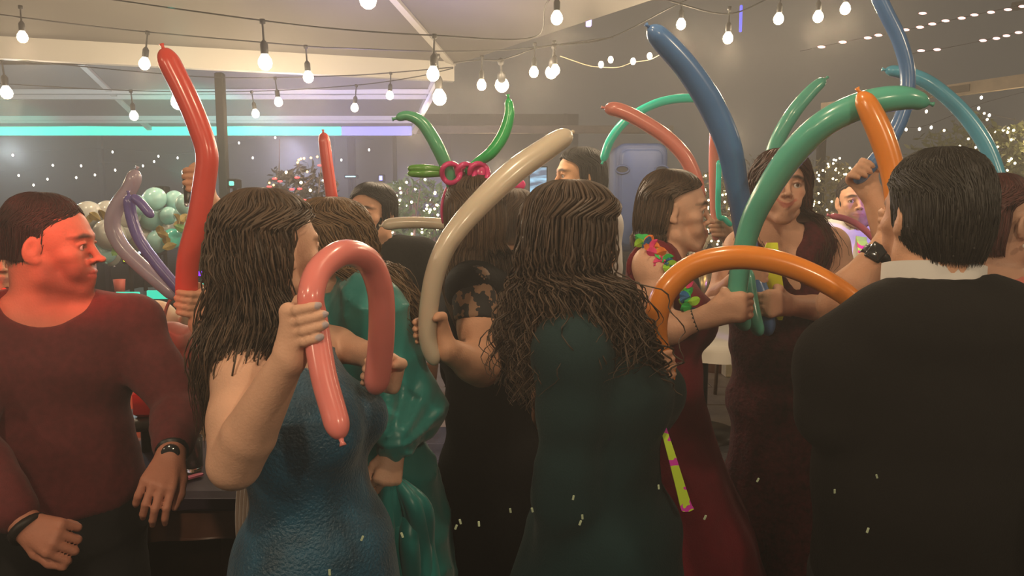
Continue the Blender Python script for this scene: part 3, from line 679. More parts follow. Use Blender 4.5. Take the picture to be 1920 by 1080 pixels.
for u, w in ((.17, .04), (.21, .03), (.46, .05), (.52, .03)):
    xr = XR+(Rg[0]-XR)*u-.02; G().bar(slope(XL, u, -.05), slope(xr, u, -.05), w, .05).obj('purlin', steel, t2, smooth=False)
G().bar(v[1]-V3(0, 0, .03), v[2]-V3(0, 0, .03), .07, .06).obj('hip_rafter', steel, t2, smooth=False)
a = at(277, 232, YF-.15); G().bar(V3(a[0], YF-.1, ZE), V3(a[0]+.25, 7.3, zr-.04), .06, .05).obj('rafter', steel, t2, smooth=False)
G().bar(V3(-.45, 5.35, ZE), V3(XR, YF, ZE), .04, .05).obj('side_rail', steel, t2, smooth=False)
for x in (-7.5, at(660, 260, YF)[0]): G().box((x, YF-.05, ZE/2-.05), (.09, .09, ZE-.1), bevel=.01).obj('post', dsteel, t2, smooth=False)
# beams on the right
pg = empty('pergola', (2, YF+.2, 0), 'thin brown pergola beam running right from the far canopy', 'pergola')
b0 = at(775, 243, YF+.2); b1 = at(1262, 244, YF+.2); tanw = mat('brown_wood', (.16, .125, .085), .7, noise=.2, nscale=10)
G().box(((b0[0]+b1[0])/2, YF+.2, b0[2]), (b1[0]-b0[0], .08, .1), bevel=.008).obj('beam', tanw, pg, smooth=False)
for x in (b0[0]-.25, ): G().box((x, YF+.2, b0[2]/2-.02), (.05, .05, b0[2]-.06), bevel=.008).obj('post', dsteel, pg, smooth=False)
a = at(1541, 201, 7.3); b = at(1750, 175, 6.6); c = at(2050, 133, 5.7)
pw = mat('pale_wood', (.42, .33, .22), .7, noise=.2, nscale=10)
pb = empty('pergola', (a[0], a[1], 0), 'pale pergola beam slanting up to the right edge', 'pergola')
G().bar(a, b, .05, .075).obj('beam', pw, pb, smooth=False); G().bar(b+unit(c-b)*.12, c, .06, .10).obj('beam', pw, pb, smooth=False); G().bar(b-unit(b-a)*.2, b+unit(c-b)*.3, .08, .06).obj('bracket', tanw, pb, smooth=False)
for q in (a, c): G().box((q[0]+.02, q[1]+.02, q[2]/2-.03), (.07, .07, q[2]-.02), bevel=.008).obj('post', dsteel, pb, smooth=False)
# slatted roof over the right side
sr = empty('slatted_roof', (3.2, 7.6, 0), 'brown slatted roof seen from below in the upper right', 'roof')
for k in range(12):
    q0 = V3(.55+.02*k, 6.6+k*.2, 3.42+.05*k); q1 = V3(6.6, 6.4+k*.2, 3.5+.05*k); G().bar(q0, q1, .11, .03).obj('slat', tanw, sr, smooth=False)
for x in (5.9, 6.3): G().box((x, 7.9, 1.85), (.09, .09, 3.7), bevel=.01).obj('post', dsteel, sr, smooth=False); G().bar(V3(x, 6.8, 3.58), V3(x, 9.0, 3.95), .07, .09).obj('beam', tanw, sr, smooth=False)
q = at(1104, 22, 4.3); 
g = G(); g.box((q[0], q[1], q[2]+.1), (.03, .03, .36), bevel=.004); lt = g.obj('light_tube', mat('violet_tube', (.5, .45, 1), .4, emit=(.45, .38, 1), es=1.6), smooth=False, label='short upright violet light tube at the top, left of the tall blue balloon', cat='lamp')
q = at(1389, 35, 6.5); g = G(); g.box((q[0], q[1], q[2]), (.02, .02, .22), bevel=.004); g.obj('light_tube', mat('blue_tube', (.1, .12, 1), .4, emit=(.12, .12, 1), es=1.2), smooth=False, label='thin deep blue light tube at the top right of the tall blue balloon', cat='lamp')
# ------------------------------------------------------------------ haze volume added to imitate the milky glare of the lamps
hz = bpy.data.materials.new('glare_haze'); hz.use_nodes = True; nt = hz.node_tree; nt.nodes.remove(nt.nodes['Principled BSDF'])
vs_ = nt.nodes.new('ShaderNodeVolumeScatter'); vs_.inputs['Density'].default_value = .038; vs_.inputs['Color'].default_value = (.95, .92, .88, 1); vs_.inputs['Anisotropy'].default_value = .3
nt.links.new(vs_.outputs[0], nt.nodes['Material Output'].inputs['Volume'])
G().box((.5, 4.6, 2.52), (20, 13.2, 2.7)).obj('haze', hz, smooth=False, label='thin haze added for the milky lamp glare under the string lights', cat='haze', kind='stuff')
# ------------------------------------------------------------------ people
def grip2(S, c, a, n, fdir, idx, r, wrist, sc=1., nails=None, **k):
    a = unit(a); n = unit(np.asarray(n, float)-a*(np.asarray(n, float)@a)); s = 1 if np.cross(a, n)@np.asarray(fdir, float) > 0 else -1
    return grip(S, c, a, n, s, r, wrist, sc, 1 if a@np.asarray(idx, float) > 0 else -1, nails, **k)
def rig(px, py, Y, Ah, Ab, fem=True, pitch=0, roll=0, sc=None, lean=0):
    o = at(px, py, Y); f = V3(math.cos(R(Ab)), math.sin(R(Ab)), 0)
    b = o-f*.035; J = stand(b[0], b[1], Ab, o[2]/1.575*1.7, fem); set_head(J, o, Ah, pitch, roll, sc or (.96 if fem else 1.)); return J
def ring_collar(g, c, rx, ry, Rm, w, h, tilt=0, n=28, a0=0, a1=2*math.pi, th=.004):
    a = np.linspace(a0, a1, n); out = []
    for rr, hh in ((1, 0), (1-.0, h), (1-th/rx, h), (1-th/rx, 0)):
        out.append(np.stack([rx*rr*np.cos(a), ry*rr*np.sin(a)-hh*.25*np.sin(a)*0, hh+tilt*np.sin(a)], 1)@Rm.T+c)
    for i in range(4): g.quadstrip(out[i], out[(i+1) % 4])
TAN = (.70, .38, .24); FAIR = (.76, .44, .30); DARKSKIN = (.5, .27, .17)
warmhair = lambda: hair_mat('dark_brown_hair', (.082, .05, .03)); blackhair = lambda: hair_mat('black_hair', (.014, .011, .009))

# --- man in the maroon sweater
def man_maroon():
    J = rig(92, 462, 1.76, 8, -50, False, pitch=-2, sc=1.0); J['neck'] = J['head']+V3(-.015, .0, -.165)
    J['shL'] = at(248, 618, 1.83); J['shR'] = at(-48, 632, 1.68); J['elL'] = at(338, 762, 1.78); J['wrL'] = at(322, 850, 1.6); J['elR'] = at(-75, 830, 1.55); J['wrR'] = at(48, 985, 1.46)
    for n, s in (('chest', -.005), ('waist', -.02), ('pelvis', .0)): J[n] = J[n]+V3(s, 0, 0)
    p = person('person in a maroon crew-neck sweater at the left edge, face turned to the right', J)
    S = SDF(); build_head(S, J['head'], J['hR'], J['hs'], False, jaw=1.08, nose=1.12); neck(S, J, .066); torso(S, J)
    arm(S, J, 'L'); arm(S, J, 'R')
    free_hand(S, J['wrL'], at(285, 935, 1.5)-J['wrL'], (.25, -.9, .2), -1, (30, 35, 25), 1.0)
    free_hand(S, J['wrR'], at(125, 1018, 1.42)-J['wrR'], (.1, -.85, .5), 1, (55, 70, 45), 1.0)
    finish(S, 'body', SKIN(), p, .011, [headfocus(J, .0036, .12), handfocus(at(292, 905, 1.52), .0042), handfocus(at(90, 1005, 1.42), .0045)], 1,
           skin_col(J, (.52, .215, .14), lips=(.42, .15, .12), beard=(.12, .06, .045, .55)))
    eyes(p, J['head'], J['hR'], J['hs'], p, (-5, 0))
    C = SDF(); torso(C, J, .012, k=.05); arm(C, J, 'L', .014, upto=.84, k=.012); arm(C, J, 'R', .016, upto=.84); C.cone(J['waist'], J['pelvis']+V3(0, 0, .02), .118, .125, .05, side=unit(J['shL']-J['shR']), ka=1.38)
    C.ell(J['neck']+V3(.02, -.045, .055), (.098, .095, .075), .006, 's'); C.cut(J['pelvis']-V3(0, 0, .03), (0, 0, -1)); wrinkle(C, .0022, 13, 19, 1, 1.6)
    finish(C, 'sweater', mat('maroon_knit', (.14, .022, .024), .85, noise=.2, nscale=60, bump=.25, bscale=420, sheen=.1), p, .012, (), 2)
    T = SDF(); legs(T, J, .02); T.cone(J['pelvis'], J['pelvis']-V3(0, 0, .06), .13, .12, .04, side=unit(J['shL']-J['shR']), ka=1.35); T.cut(J['pelvis']+V3(0, 0, .02), (0, 0, 1)); wrinkle(T, .003, 20, 22, 3)
    finish(T, 'trousers', mat('black_trousers', (.012, .012, .013), .8, bump=.2), p, .012)
    g = G(); H = Hair(J['head'], J['hR'], J['hs'], face=70, puff=.97, facecut=.058, short=True); H.shell(g, .955, 48, 6.0)
    H.strands(g, 3200, 4, .0013, 0, 0, t1=6.3, rr=(.94, .99), minlen=.16, t0=(0, 5.5), k=3, seed=3); hair_obj(g, hair_mat('cropped_black_hair', (.02, .014, .012), .6), p)
    g = G(); w = J['wrL']; d = unit(J['elL']-w); 
    g.tube([w+d*.002, w+d*.028], .0355, 18); g.obj('watch_strap', mat('black_rubber', (.012, .012, .012), .4), p)
    g = G(); n = unit(V3(.3, -.9, .1)); g.lathe(w+d*.015+n*.03, [(0.0005, .012), (.017, .012), (.0195, .009), (.0195, 0), (.0005, 0)], 20, rot=np.stack([unit(np.cross(n, d)), np.cross(n, unit(np.cross(n, d))), n], 1))
    g.obj('watch_case', mat('dark_glass', (.02, .02, .02), .1, coat=1), p)
    g = G(); w = J['wrR']; d = unit(J['elR']-w); g.tube([w-d*.018, w-d*.004], .0385, 18); g.obj('bracelet', mat('black_leather', (.02, .015, .013), .5), p)
man_maroon()

# --- woman in blue with the pink balloon
def woman_blue():
    J = rig(508, 470, 1.52, 48, 15, True, sc=1.0); J['neck'] = J['head']+V3(-.01, -.01, -.17)
    J['shR'] = at(458, 712, 1.38); J['shL'] = at(590, 655, 1.64); J['elR'] = at(440, 868, 1.29); J['wrR'] = at(543, 668, 1.2); J['elL'] = at(610, 640, 1.72); J['wrL'] = at(698, 668, 1.6)
    J['chest'] = at(565, 790, 1.5); J['top'] = at(520, 680, 1.5); J['waist'] = at(580, 905, 1.5); J['pelvis'] = at(590, 1040, 1.5); J['base'] = J['base']+V3(.09, 0, 0)
    p = person('person with long brown hair in a sparkling blue dress gripping the pink U-shaped balloon', J); nails = []
    S = SDF(); build_head(S, J['head'], J['hR'], J['hs']); neck(S, J); torso(S, J, k=.04)
    arm(S, J, 'R', r=(.06, .050, .049, .028), jk=.006); arm(S, J, 'L', r=(.045, .038, .04, .028))
    a = unit(at(625, 700, 1.2)-at(578, 540, 1.2)); grip2(S, at(590, 602, 1.2), a, (-1, .25, 0), (0, -1, 0), (0, 0, 1), .0235, J['wrR'], .95, nails, reach=.9)
    grip2(S, at(712, 705, 1.52), unit(at(702, 745, 1.5)-at(722, 660, 1.5)), (.75, .6, 0), (0, 1, 0), (0, 0, 1), .025, J['wrL'], .95)
    finish(S, 'body', SKIN(), p, .010, [headfocus(J, .005, .12), handfocus(at(578, 615, 1.2), .0034), handfocus(at(730, 700, 1.56), .0045)], 1, skin_col(J, FAIR, nails))
    eyes(p, J['head'], J['hR'], J['hs'], p)
    C = SDF(); torso(C, J, .012, k=.05); C.ell(J['shR']+V3(0, -.02, .0), (.085, .1, .1), .01, 's'); C.ell(J['shL'], (.075, .09, .09), .01, 's')
    C.ell(J['neck']+V3(.03, -.02, -.01), (.09, .1, .1), .01, 's'); skirt(C, J, .36, amp=.014, nf=7, hipw=.19, c0=J['pelvis'], c1=J['base']+V3(0.02, 0, .02)); wrinkle(C, .002, 14, 18, 2)
    m = mat('sequin_blue', (.004, .08, .15), .38, noise=.5, nscale=14, bump=.5, bscale=160, sheen=.2, spec=.7)
    finish(C, 'dress', m, p, .0115, (), 2)
    g = G(); P = [at(490, 868, 1.42), at(470, 900, 1.44), at(462, 980, 1.46), at(466, 1075, 1.48)]
    for k in range(4): g.tube(spline([q+V3(-.012*k+.01, .012*k, 0) for q in P], 16), .011, 6)
    g.obj('shawl', mat('champagne_chiffon', (.22, .15, .11), .6, sheen=.4), p)
    g = G(); o = J['head']
    H = Hair(o, J['hR'], J['hs'], [(at(494, 590, 1.5), .1, .1, 30, 60), (at(470, 650, 1.45), .095, .085, 20, 45), (at(450, 715, 1.47), .09, .068, 10, 20), (at(438, 775, 1.49), .07, .05, 10, 0), (at(425, 830, 1.5), .04, .032, 10, 0)], face=84, puff=1.03)
    H.shell(g, .9, 44, 10); H.strands(g, 1200, 28, .0019, .010, 2.1, curl=.007, cf=2.0, rr=(.84, 1.05), seed=5, minlen=.68, fly=.035, k=3); hair_obj(g, warmhair(), p)
woman_blue()

# --- woman in teal satin
def woman_teal():
    J = rig(611, 456, 1.98, 190, 165, True); J['neck'] = J['head']+V3(.04, 0, -.165)
    J['shL'] = at(694, 585, 1.85); J['shR'] = at(640, 570, 2.12); J['elL'] = at(768, 762, 1.87); J['wrL'] = at(740, 842, 1.7); J['elR'] = at(640, 760, 2.1); J['wrR'] = at(650, 900, 2.0)
    J['chest'] = at(690, 690, 2.0); J['waist'] = at(700, 800, 2.0); J['pelvis'] = at(712, 910, 2.0); J['base'] = J['base']+V3(.10, 0, 0)
    p = person('person with wavy bronze hair in a teal satin long-sleeved dress', J)
    S = SDF(); build_head(S, J['head'], J['hR'], J['hs']); neck(S, J); torso(S, J); arm(S, J, 'L', part='fore')
    free_hand(S, J['wrL'], at(726, 900, 1.66)-J['wrL'], (.35, -.9, .1), 1, (60, 80, 50), .9)
    finish(S, 'body', SKIN(), p, .009, [headfocus(J, .0055, .12), handfocus(at(735, 868, 1.68))], 1, skin_col(J, FAIR)); eyes(p, J['head'], J['hR'], J['hs'], p)
    sat = mat('teal_satin', (.02, .27, .25), .36, noise=.12, nscale=6, bump=.15, bscale=22, sheen=.3, spec=.6)
    C = SDF(); torso(C, J, .02, k=.05); C.cone(J['shL'], J['elL'], .075, .088, .04); C.ell(J['elL']+V3(0, 0, -.005), (.088, .085, .08), .03); C.cone(J['elL'], J['wrL']+V3(0, 0, .03), .08, .05, .02)
    C.cone(J['wrL']+V3(0, 0, .01), J['wrL']+V3(0, 0, .035), .04, .036, .006); C.ell(J['neck']+V3(-.05, -.03, .0), (.1, .09, .12), .01, 's')
    skirt(C, J, .34, amp=.02, nf=9, hipw=.19, seed=2)
    cu = J['elL']*.4+J['wrL']*.6
    def fold(X, Y, Z):
        d = np.sqrt((X-cu[0])**2+(Y-cu[1])**2+(Z-cu[2])**2); az = np.arctan2(X-cu[0], Z-cu[2])
        return (.011*np.exp(-(d/.13)**2)*np.sin(az*8+X*30)).astype(np.float32)
    C.displace(fold); wrinkle(C, .0048, 17, 15, 5, 2.0)
    finish(C, 'dress', sat, p, .0105, (), 1)
    g = G(); rg = np.random.default_rng(4)
    for k in range(9):
        x = 705+k*12; P = [at(728+k*1.5, 896, 1.66+.004*k), at(715+k*9+rg.uniform(-8, 8), 950, 1.66+rg.uniform(-.02, .04)), at(x+rg.uniform(-8, 8), 1020, 1.68+rg.uniform(-.03, .05)), at(x+8, 1110, 1.72), at(x+12, 1300, 1.8)]
        g.tube(spline(P, 24), np.interp(np.linspace(0, 1, 24), [0, .3, 1], [.012, .022, .03]), 8)
    g.obj('gathered_skirt', sat, p)
    g = G(); H = Hair(J['head'], J['hR'], J['hs'], [(at(660, 496, 1.96), .09, .085, 180, 74), (at(712, 540, 1.93), .075, .066, 180, 60), (at(750, 582, 1.91), .062, .05, 180, 0), (at(768, 628, 1.89), .045, .036, 180, 0), (at(772, 668, 1.88), .02, .02, 180, 0)], face=75, puff=1.04)
    H.shell(g, .88, 40, 10); H.strands(g, 1000, 30, .0019, .014, 2.4, curl=.012, cf=2.2, rr=(.84, 1.08), seed=8, minlen=.75, fly=.05, k=3); hair_obj(g, hair_mat('bronze_hair', (.15, .09, .045)), p)
woman_teal()

# --- masked man
def man_mask():
    J = rig(698, 402, 2.95, -112, -100, False); J['neck'] = J['head']+V3(0.01, .02, -.165)
    p = person('person with parted black hair and a black face mask, dressed in black', J)
    J['elL'] = at(775, 600, 2.95); J['wrL'] = at(770, 690, 2.85)
    S = SDF(); build_head(S, J['head'], J['hR'], J['hs'], False); neck(S, J)
    finish(S, 'body', SKIN(), p, .01, [headfocus(J, .004)], 1, skin_col(J, TAN)); eyes(p, J['head'], J['hR'], J['hs'], p, (0, 3))
    C = SDF(); torso(C, J, .025, k=.05); arm(C, J, 'L', .02); arm(C, J, 'R', .02); legs(C, J, .022); C.ell(J['neck']+V3(0, 0, .06), (.075, .075, .07), .01, 's'); wrinkle(C, .003, 14, 18, 2)
    finish(C, 'suit', mat('black_suit', (.006, .0058, .0055), .85, spec=.2, bump=.15), p, .013, (), 2)
    M = SDF(); M.frame(J['head'], J['hR'], J['hs']); M.cone((0, .036, -.02), (0, .054, -.085), .064, .044, .02); M.ell((0, .1, -.035), (.016, .022, .02), .02); M.frame()
    M.cut(J['head']+J['hR']@V3(0, 0, -.012), J['hR']@V3(0, -.25, 1)); M.cut(J['head']+J['hR']@V3(0, .02, 0), J['hR']@V3(0, -1, 0))
    finish(M, 'face_mask', mat('black_mask', (.01, .01, .01), .7, spec=.2), p, .005)
    g = G(); H = Hair(J['head'], J['hR'], J['hs'], face=60, puff=1.05, facecut=.055, short=True); H.shell(g, .95, 44, 6.2); H.strands(g, 1000, 10, .0018, .004, 2, t1=6.3, rr=(.93, 1.05), minlen=.7, k=3, seed=3)
    hair_obj(g, blackhair(), p)
man_mask()

# --- woman in black lace with headband
def woman_lace():
    J = rig(888, 408, 2.15, 108, 118, True); J['neck'] = J['head']+V3(.01, -.01, -.165)
    J['shL'] = at(888, 545, 2.0); J['elL'] = at(903, 690, 1.9); J['wrL'] = at(838, 655, 1.8)
    J['pelvis'] = at(925, 880, 2.15); J['waist'] = at(915, 760, 2.13); J['chest'] = at(915, 640, 2.13); J['base'] = J['base']+V3(.07, 0, 0)
    p = person('person with long straight dark hair and a magenta headband, in a black lace-sleeved dress', J)
    S = SDF(); build_head(S, J['head'], J['hR'], J['hs']); neck(S, J); torso(S, J); arm(S, J, 'L', r=(.052, .047, .046, .03)); arm(S, J, 'R')
    grip2(S, at(803, 622, 1.78), unit(at(806, 650, 1.78)-at(802, 590, 1.78)), (.85, .5, 0), (-.2, 1, 0), (0, 0, 1), .024, J['wrL'], .95)
    finish(S, 'body', SKIN(), p, .009, [headfocus(J, .007, .12), handfocus(at(812, 635, 1.78))], 1, skin_col(J, TAN))
    C = SDF(); torso(C, J, .008, k=.05, tz=0); C.ell(J['shL']+V3(0, -.06, -.07), (.06, .06, .055), .01, 's'); skirt(C, J, .23, amp=.008, nf=6, hipw=.185); wrinkle(C, .0015, 14, 18)
    finish(C, 'dress', mat('black_dress', (.005, .005, .006), .8, spec=.2, bump=.2, bscale=90), p, .013, (), 2)
    L = SDF(); s = J['shL']; e = J['elL']; L.cone(s+V3(0, 0, .01), s*.62+e*.38, .063, .06, .02); L.cut(s*.60+e*.40, (0, -.3, -1))
    finish(L, 'lace_sleeve', pattern_mat('black_lace', (.3, .17, .1), (.012, .012, .014), 30, kind='noise', thr=.47), p, .006)
    g = G(); H = Hair(J['head'], J['hR'], J['hs'], [(at(892, 478, 2.14), .106, .1, 108, 78), (at(903, 545, 2.08), .112, .1, 108, 85), (at(922, 620, 1.99), .095, .085, 108, 90), (at(930, 690, 1.99), .075, .06, 108, 90)], face=80, puff=1.06)
    H.shell(g, .93, 44, 10.6); H.strands(g, 1100, 20, .0019, .003, 1.1, rr=(.92, 1.03), seed=11, minlen=.8, k=3); hair_obj(g, warmhair(), p)
    g = G(); a = np.linspace(-1.9, 1.9, 28); o = J['head']; hb = np.stack([.0905*np.sin(a), .012+0*a, .02+.112*np.cos(a)], 1)@J['hR'].T+o
    g.tube(hb, .0052, 8); g.obj('headband', mat('magenta_band', (.65, .06, .2), .35), p)
    return J
JL = woman_lace()

# --- guests half hidden between the black dress and the curly hair
def guest_back(px, py, Y, Ah, Ab, label, fem, cloth, hm, skin=TAN, shape='short', puff=1.03, extra=None, low=(), wr=None, face=66):
    J = rig(px, py, Y, Ah, Ab, fem); J['neck'] = J['head']+V3(0, .01, -.165); p = person(label, J)
    if wr: J.update(wr)
    S = SDF(); build_head(S, J['head'], J['hR'], J['hs'], fem); neck(S, J)
    finish(S, 'body', SKIN(), p, .01, [headfocus(J, .0045)], 1, skin_col(J, skin)); eyes(p, J['head'], J['hR'], J['hs'], p)
    C = SDF(); torso(C, J, .02, k=.05); arm(C, J, 'L', .014); arm(C, J, 'R', .014); C.ell(J['neck']+J['f']*.02+V3(0, 0, .06), (.072, .072, .075), .01, 's')
    if fem: skirt(C, J, .22, amp=.006, nf=7)
    else: legs(C, J, .02)
    wrinkle(C, .0025, 14, 20); finish(C, 'dress' if fem else 'suit', cloth, p, .014, (), 2)
    g = G(); H = Hair(J['head'], J['hR'], J['hs'], low, face=face, puff=puff); H.shell(g, .94, 40, min(H.n-1, 7.0) if not low else H.n-1.2)
    H.strands(g, 600, 12 if not low else 26, .002, .004, 2, t1=7 if not low else None, rr=(.92, 1.02), minlen=.6, k=3, seed=int(px)); hair_obj(g, hm, p)
    return J, p
BLK = mat('black_cloth', (.007, .0065, .0065), .85, spec=.2, bump=.2)
J6, p6 = guest_back(967, 418, 2.65, 62, 70, 'person with dark hair and an orange collar between the lace dress and the curly hair', True, BLK, warmhair(), face=88)
g = G(); ring_collar(g, J6['neck']+V3(0, 0, -.005), .068, .066, np.eye(3), 0, .05); g.obj('collar', mat('orange_collar', (.75, .3, .07), .6), p6)
g = G(); o = J6['head']+J6['hR']@V3(-.01, 0, .13)
for q in (-1, 1): g.ball(o+V3(q*.022, -.01, .005), (.022, .012, .02), 10, 7)
g.ball(o, .009, 8, 6); g.obj('hair_bow', mat('neon_pink', (.9, .04, .25), .5), p6)
guest_back(1086, 332, 3.2, 196, 190, 'tall person with black hair behind the curly hair, only forehead and white shoulder showing', False, mat('white_shirt', (.72, .69, .66), .7), blackhair(), skin=(.62, .33, .18), puff=1.06)

# --- curly haired woman in dark teal
def woman_curly():
    J = rig(1078, 448, 1.56, 48, 18, True); J['neck'] = J['head']+V3(0, -.01, -.17); J['base'] = J['base']+V3(.05, 0, 0)
    J['shR'] = at(1072, 668, 1.42); J['shL'] = at(1175, 650, 1.74); J['elR'] = at(1062, 880, 1.42); J['wrR'] = at(1045, 1075, 1.45); J['elL'] = at(1212, 790, 1.68); J['wrL'] = at(1222, 728, 1.6)
    J['chest'] = at(1140, 735, 1.56); J['top'] = at(1105, 640, 1.56); J['waist'] = at(1135, 870, 1.56); J['pelvis'] = at(1130, 1010, 1.56)
    p = person('person with long dark curly hair in a dark green long-sleeved dress, seen from behind', J)
    S = SDF(); build_head(S, J['head'], J['hR'], J['hs']); neck(S, J); S.cone(J['neck'], J['top'], .06, .06, .03); S.cone(J['elL'], J['wrL'], .035, .024, .01); S.cone(J['top'], J['elL'], .05, .035, .01)
    grip2(S, at(1242, 682, 1.6), unit(at(1258, 720, 1.6)-at(1234, 640, 1.6)), (-.5, .3, -.2), (0, -1, 0), (0, 0, 1), .0185, J['wrL'], .92)
    S.cone(J['elR'], J['wrR'], .03, .025, .01); S.cone(J['shR'], J['elR'], .03, .03, .01); S.cone(J['shR'], J['top'], .03, .03, .01); free_hand(S, J['wrR'], (0, 0, -1), (0, -1, 0), 1, sc=.92)
    finish(S, 'body', SKIN(), p, .011, [headfocus(J, .008, .12), handfocus(at(1238, 690, 1.6), .004)], 1, skin_col(J, TAN))
    C = SDF(); torso(C, J, .016, k=.045); arm(C, J, 'R', .02, k=.03); arm(C, J, 'L', .014, upto=.85); C.ell(J['neck']+V3(0.0, 0, .05), (.075, .075, .075), .01, 's')
    skirt(C, J, .42, amp=.016, nf=5, hipw=.2, seed=1); wrinkle(C, .0026, 12, 16, 4)
    finish(C, 'dress', mat('dark_green_crepe', (.006, .030, .033), .75, noise=.12, nscale=8, bump=.2, bscale=260, sheen=.06, spec=.25), p, .0115, (), 2)
    g = G(); g.box(at(1118, 868, 1.41), (.035, .006, .006), rz=.2, bevel=.002); g.obj('waist_clasp', mat('gold', (.8, .5, .15), .25, 1), p)
    g = G(); H = Hair(J['head'], J['hR'], J['hs'], [(at(1083, 535, 1.55), .115, .118, 48, 75), (at(1087, 590, 1.54), .122, .125, 48, 70), (at(1078, 645, 1.52), .125, .115, 48, 70), (at(1045, 700, 1.5), .09, .085, 48, 70), (at(1012, 765, 1.49), .05, .05, 48, 60)], face=78, puff=1.18)
    H.shell(g, .84, 44, 9.0); H.strands(g, 760, 58, .0023, .008, 1.7, curl=.0105, cf=6.0, cs=5.2, rr=(.82, 1.05), seed=21, minlen=.7, k=3, fly=.05)
    P = [at(1145, 560, 1.5), at(1195, 620, 1.5), at(1222, 680, 1.52), at(1240, 735, 1.54)]; hair_obj(g, hair_mat('curly_brown_hair', (.07, .043, .027), .55), p)
    g = G(); rg = np.random.default_rng(2)
    for k in range(46):
        q = spline([x+rg.normal(0, .018, 3) for x in P], 42); t = np.linspace(0, 1, 42); ph = rg.uniform(0, 6); cr = .009
        q = q+np.stack([np.cos(t*38+ph), np.sin(t*38+ph), 0*t], 1)*cr*np.minimum(1, t*4)[:, None]; g.tube(q, np.interp(t, [0, .9, 1], [.0024, .002, .001]), 4, cap=False)
    hair_obj(g, hair_mat('curly_brown_hair', (.07, .043, .027), .55), p, 'curly_lock')
woman_curly()

# --- man in the black suit, from behind
def man_suit():
    J = rig(1752, 404, 1.32, 99, 93, False, sc=.93); J['neck'] = J['head']+V3(.0, -.015, -.135)
    J['shL'] = at(1586, 682, 1.32); J['shR'] = at(1925, 672, 1.28); J['elL'] = at(1562, 775, 1.32); J['wrL'] = at(1630, 740, 1.56); J['elR'] = at(1995, 865, 1.24); J['wrR'] = at(2010, 1060, 1.26)
    J['chest'] = at(1745, 730, 1.33); J['waist'] = at(1722, 900, 1.34); J['pelvis'] = at(1715, 1040, 1.36)
    J['hipL'] = J['pelvis']+J['l']*.085+V3(0, .02, -.06); J['hipR'] = J['pelvis']-J['l']*.085+V3(0, .02, -.06)
    p = person('person in a black suit jacket with short black hair, seen from behind', J)
    S = SDF(); build_head(S, J['head'], J['hR'], J['hs'], False); neck(S, J, .060); S.cone(J['neck'], J['chest'], .06, .08, .03); free_hand(S, J['wrL'], (.2, .9, .1), (0, 0, 1), 1); S.cone(J['elL'], J['wrL'], .04, .03, .01); S.cone(J['elL'], J['chest'], .04, .04, .01)
    finish(S, 'body', SKIN(), p, .011, [headfocus(J, .005, .12)], 1, skin_col(J, TAN))
    C = SDF(); torso(C, J, .02, k=.04, tz=-1.1, tg=.4); arm(C, J, 'L', .02, k=.02, upto=.95); arm(C, J, 'R', .02, k=.02)
    for n in 'LR': C.ell(J['sh'+n]+V3(0, 0, .0), (.082, .08, .065), .03)
    C.cone(J['chest']-V3(0, 0, .05), J['waist'], .135, .120, .05, side=J['l'], ka=1.3, kb=1.25); C.cone(J['waist'], J['pelvis']-V3(0, 0, .12), .12, .14, .05, side=J['l'], ka=1.25, kb=1.25)
    C.ell(J['neck']+V3(0, .02, .05), (.088, .095, .066), .008, 's'); C.cut(J['pelvis']-V3(0, 0, .12), (0, 0, -1)); wrinkle(C, .0022, 9, 12, 1, 1.6)
    def seam(X, Y, Z): return (.004*np.exp(-((X-J['chest'][0]-(Z-J['chest'][2])*.02)/.005)**2)*(Y < J['chest'][1])+.003*np.exp(-((Z-J['neck'][2]+.045)/.006)**2)*np.exp(-((X-J['neck'][0])/.09)**2)).astype(np.float32)
    C.displace(seam)
    finish(C, 'jacket', mat('black_wool', (.0075, .0065, .006), .85, noise=.12, nscale=40, bump=.2, bscale=300, spec=.2), p, .0115, (), 2)
    T = SDF(); legs(T, J, .02); T.cone(J['pelvis'], J['pelvis']-V3(0, 0, .1), .11, .11, .03, side=J['l'], ka=1.2); finish(T, 'trousers', mat('black_trousers', (.012, .012, .013), .8), p, .014)
    Rc = rotx(R(-9))@roty(R(5)); g = G(); ring_collar(g, J['neck']+V3(.0, .01, -.006), .083, .085, Rc, 0, .052, a0=0, a1=2*math.pi); g.obj('shirt_collar', mat('white_shirt', (.72, .69, .66), .7), p)
    g = G(); ring_collar(g, J['neck']+V3(0, .01, -.036), .097, .099, Rc, 0, .04, th=.008, a0=math.pi*.9, a1=math.pi*2.1); g.obj('jacket_collar', mat('black_wool', (.017, .015, .014)), p)
    g = G(); H = Hair(J['head'], J['hR'], J['hs'], [(J['head']+J['hR']@V3(0, -.035, -.092), .05, .055, 99, 66)], face=72, puff=1.03, short=True); H.shell(g, .95, 56, 7.4)
    H.strands(g, 5200, 5, .0015, .004, 2, t1=7.8, rr=(.93, 1.0), minlen=.22, t0=(0, 7.0), k=3, seed=4, tipr=.1); hair_obj(g, hair_mat('short_black_hair', (.020, .016, .012), .5), p)
man_suit()

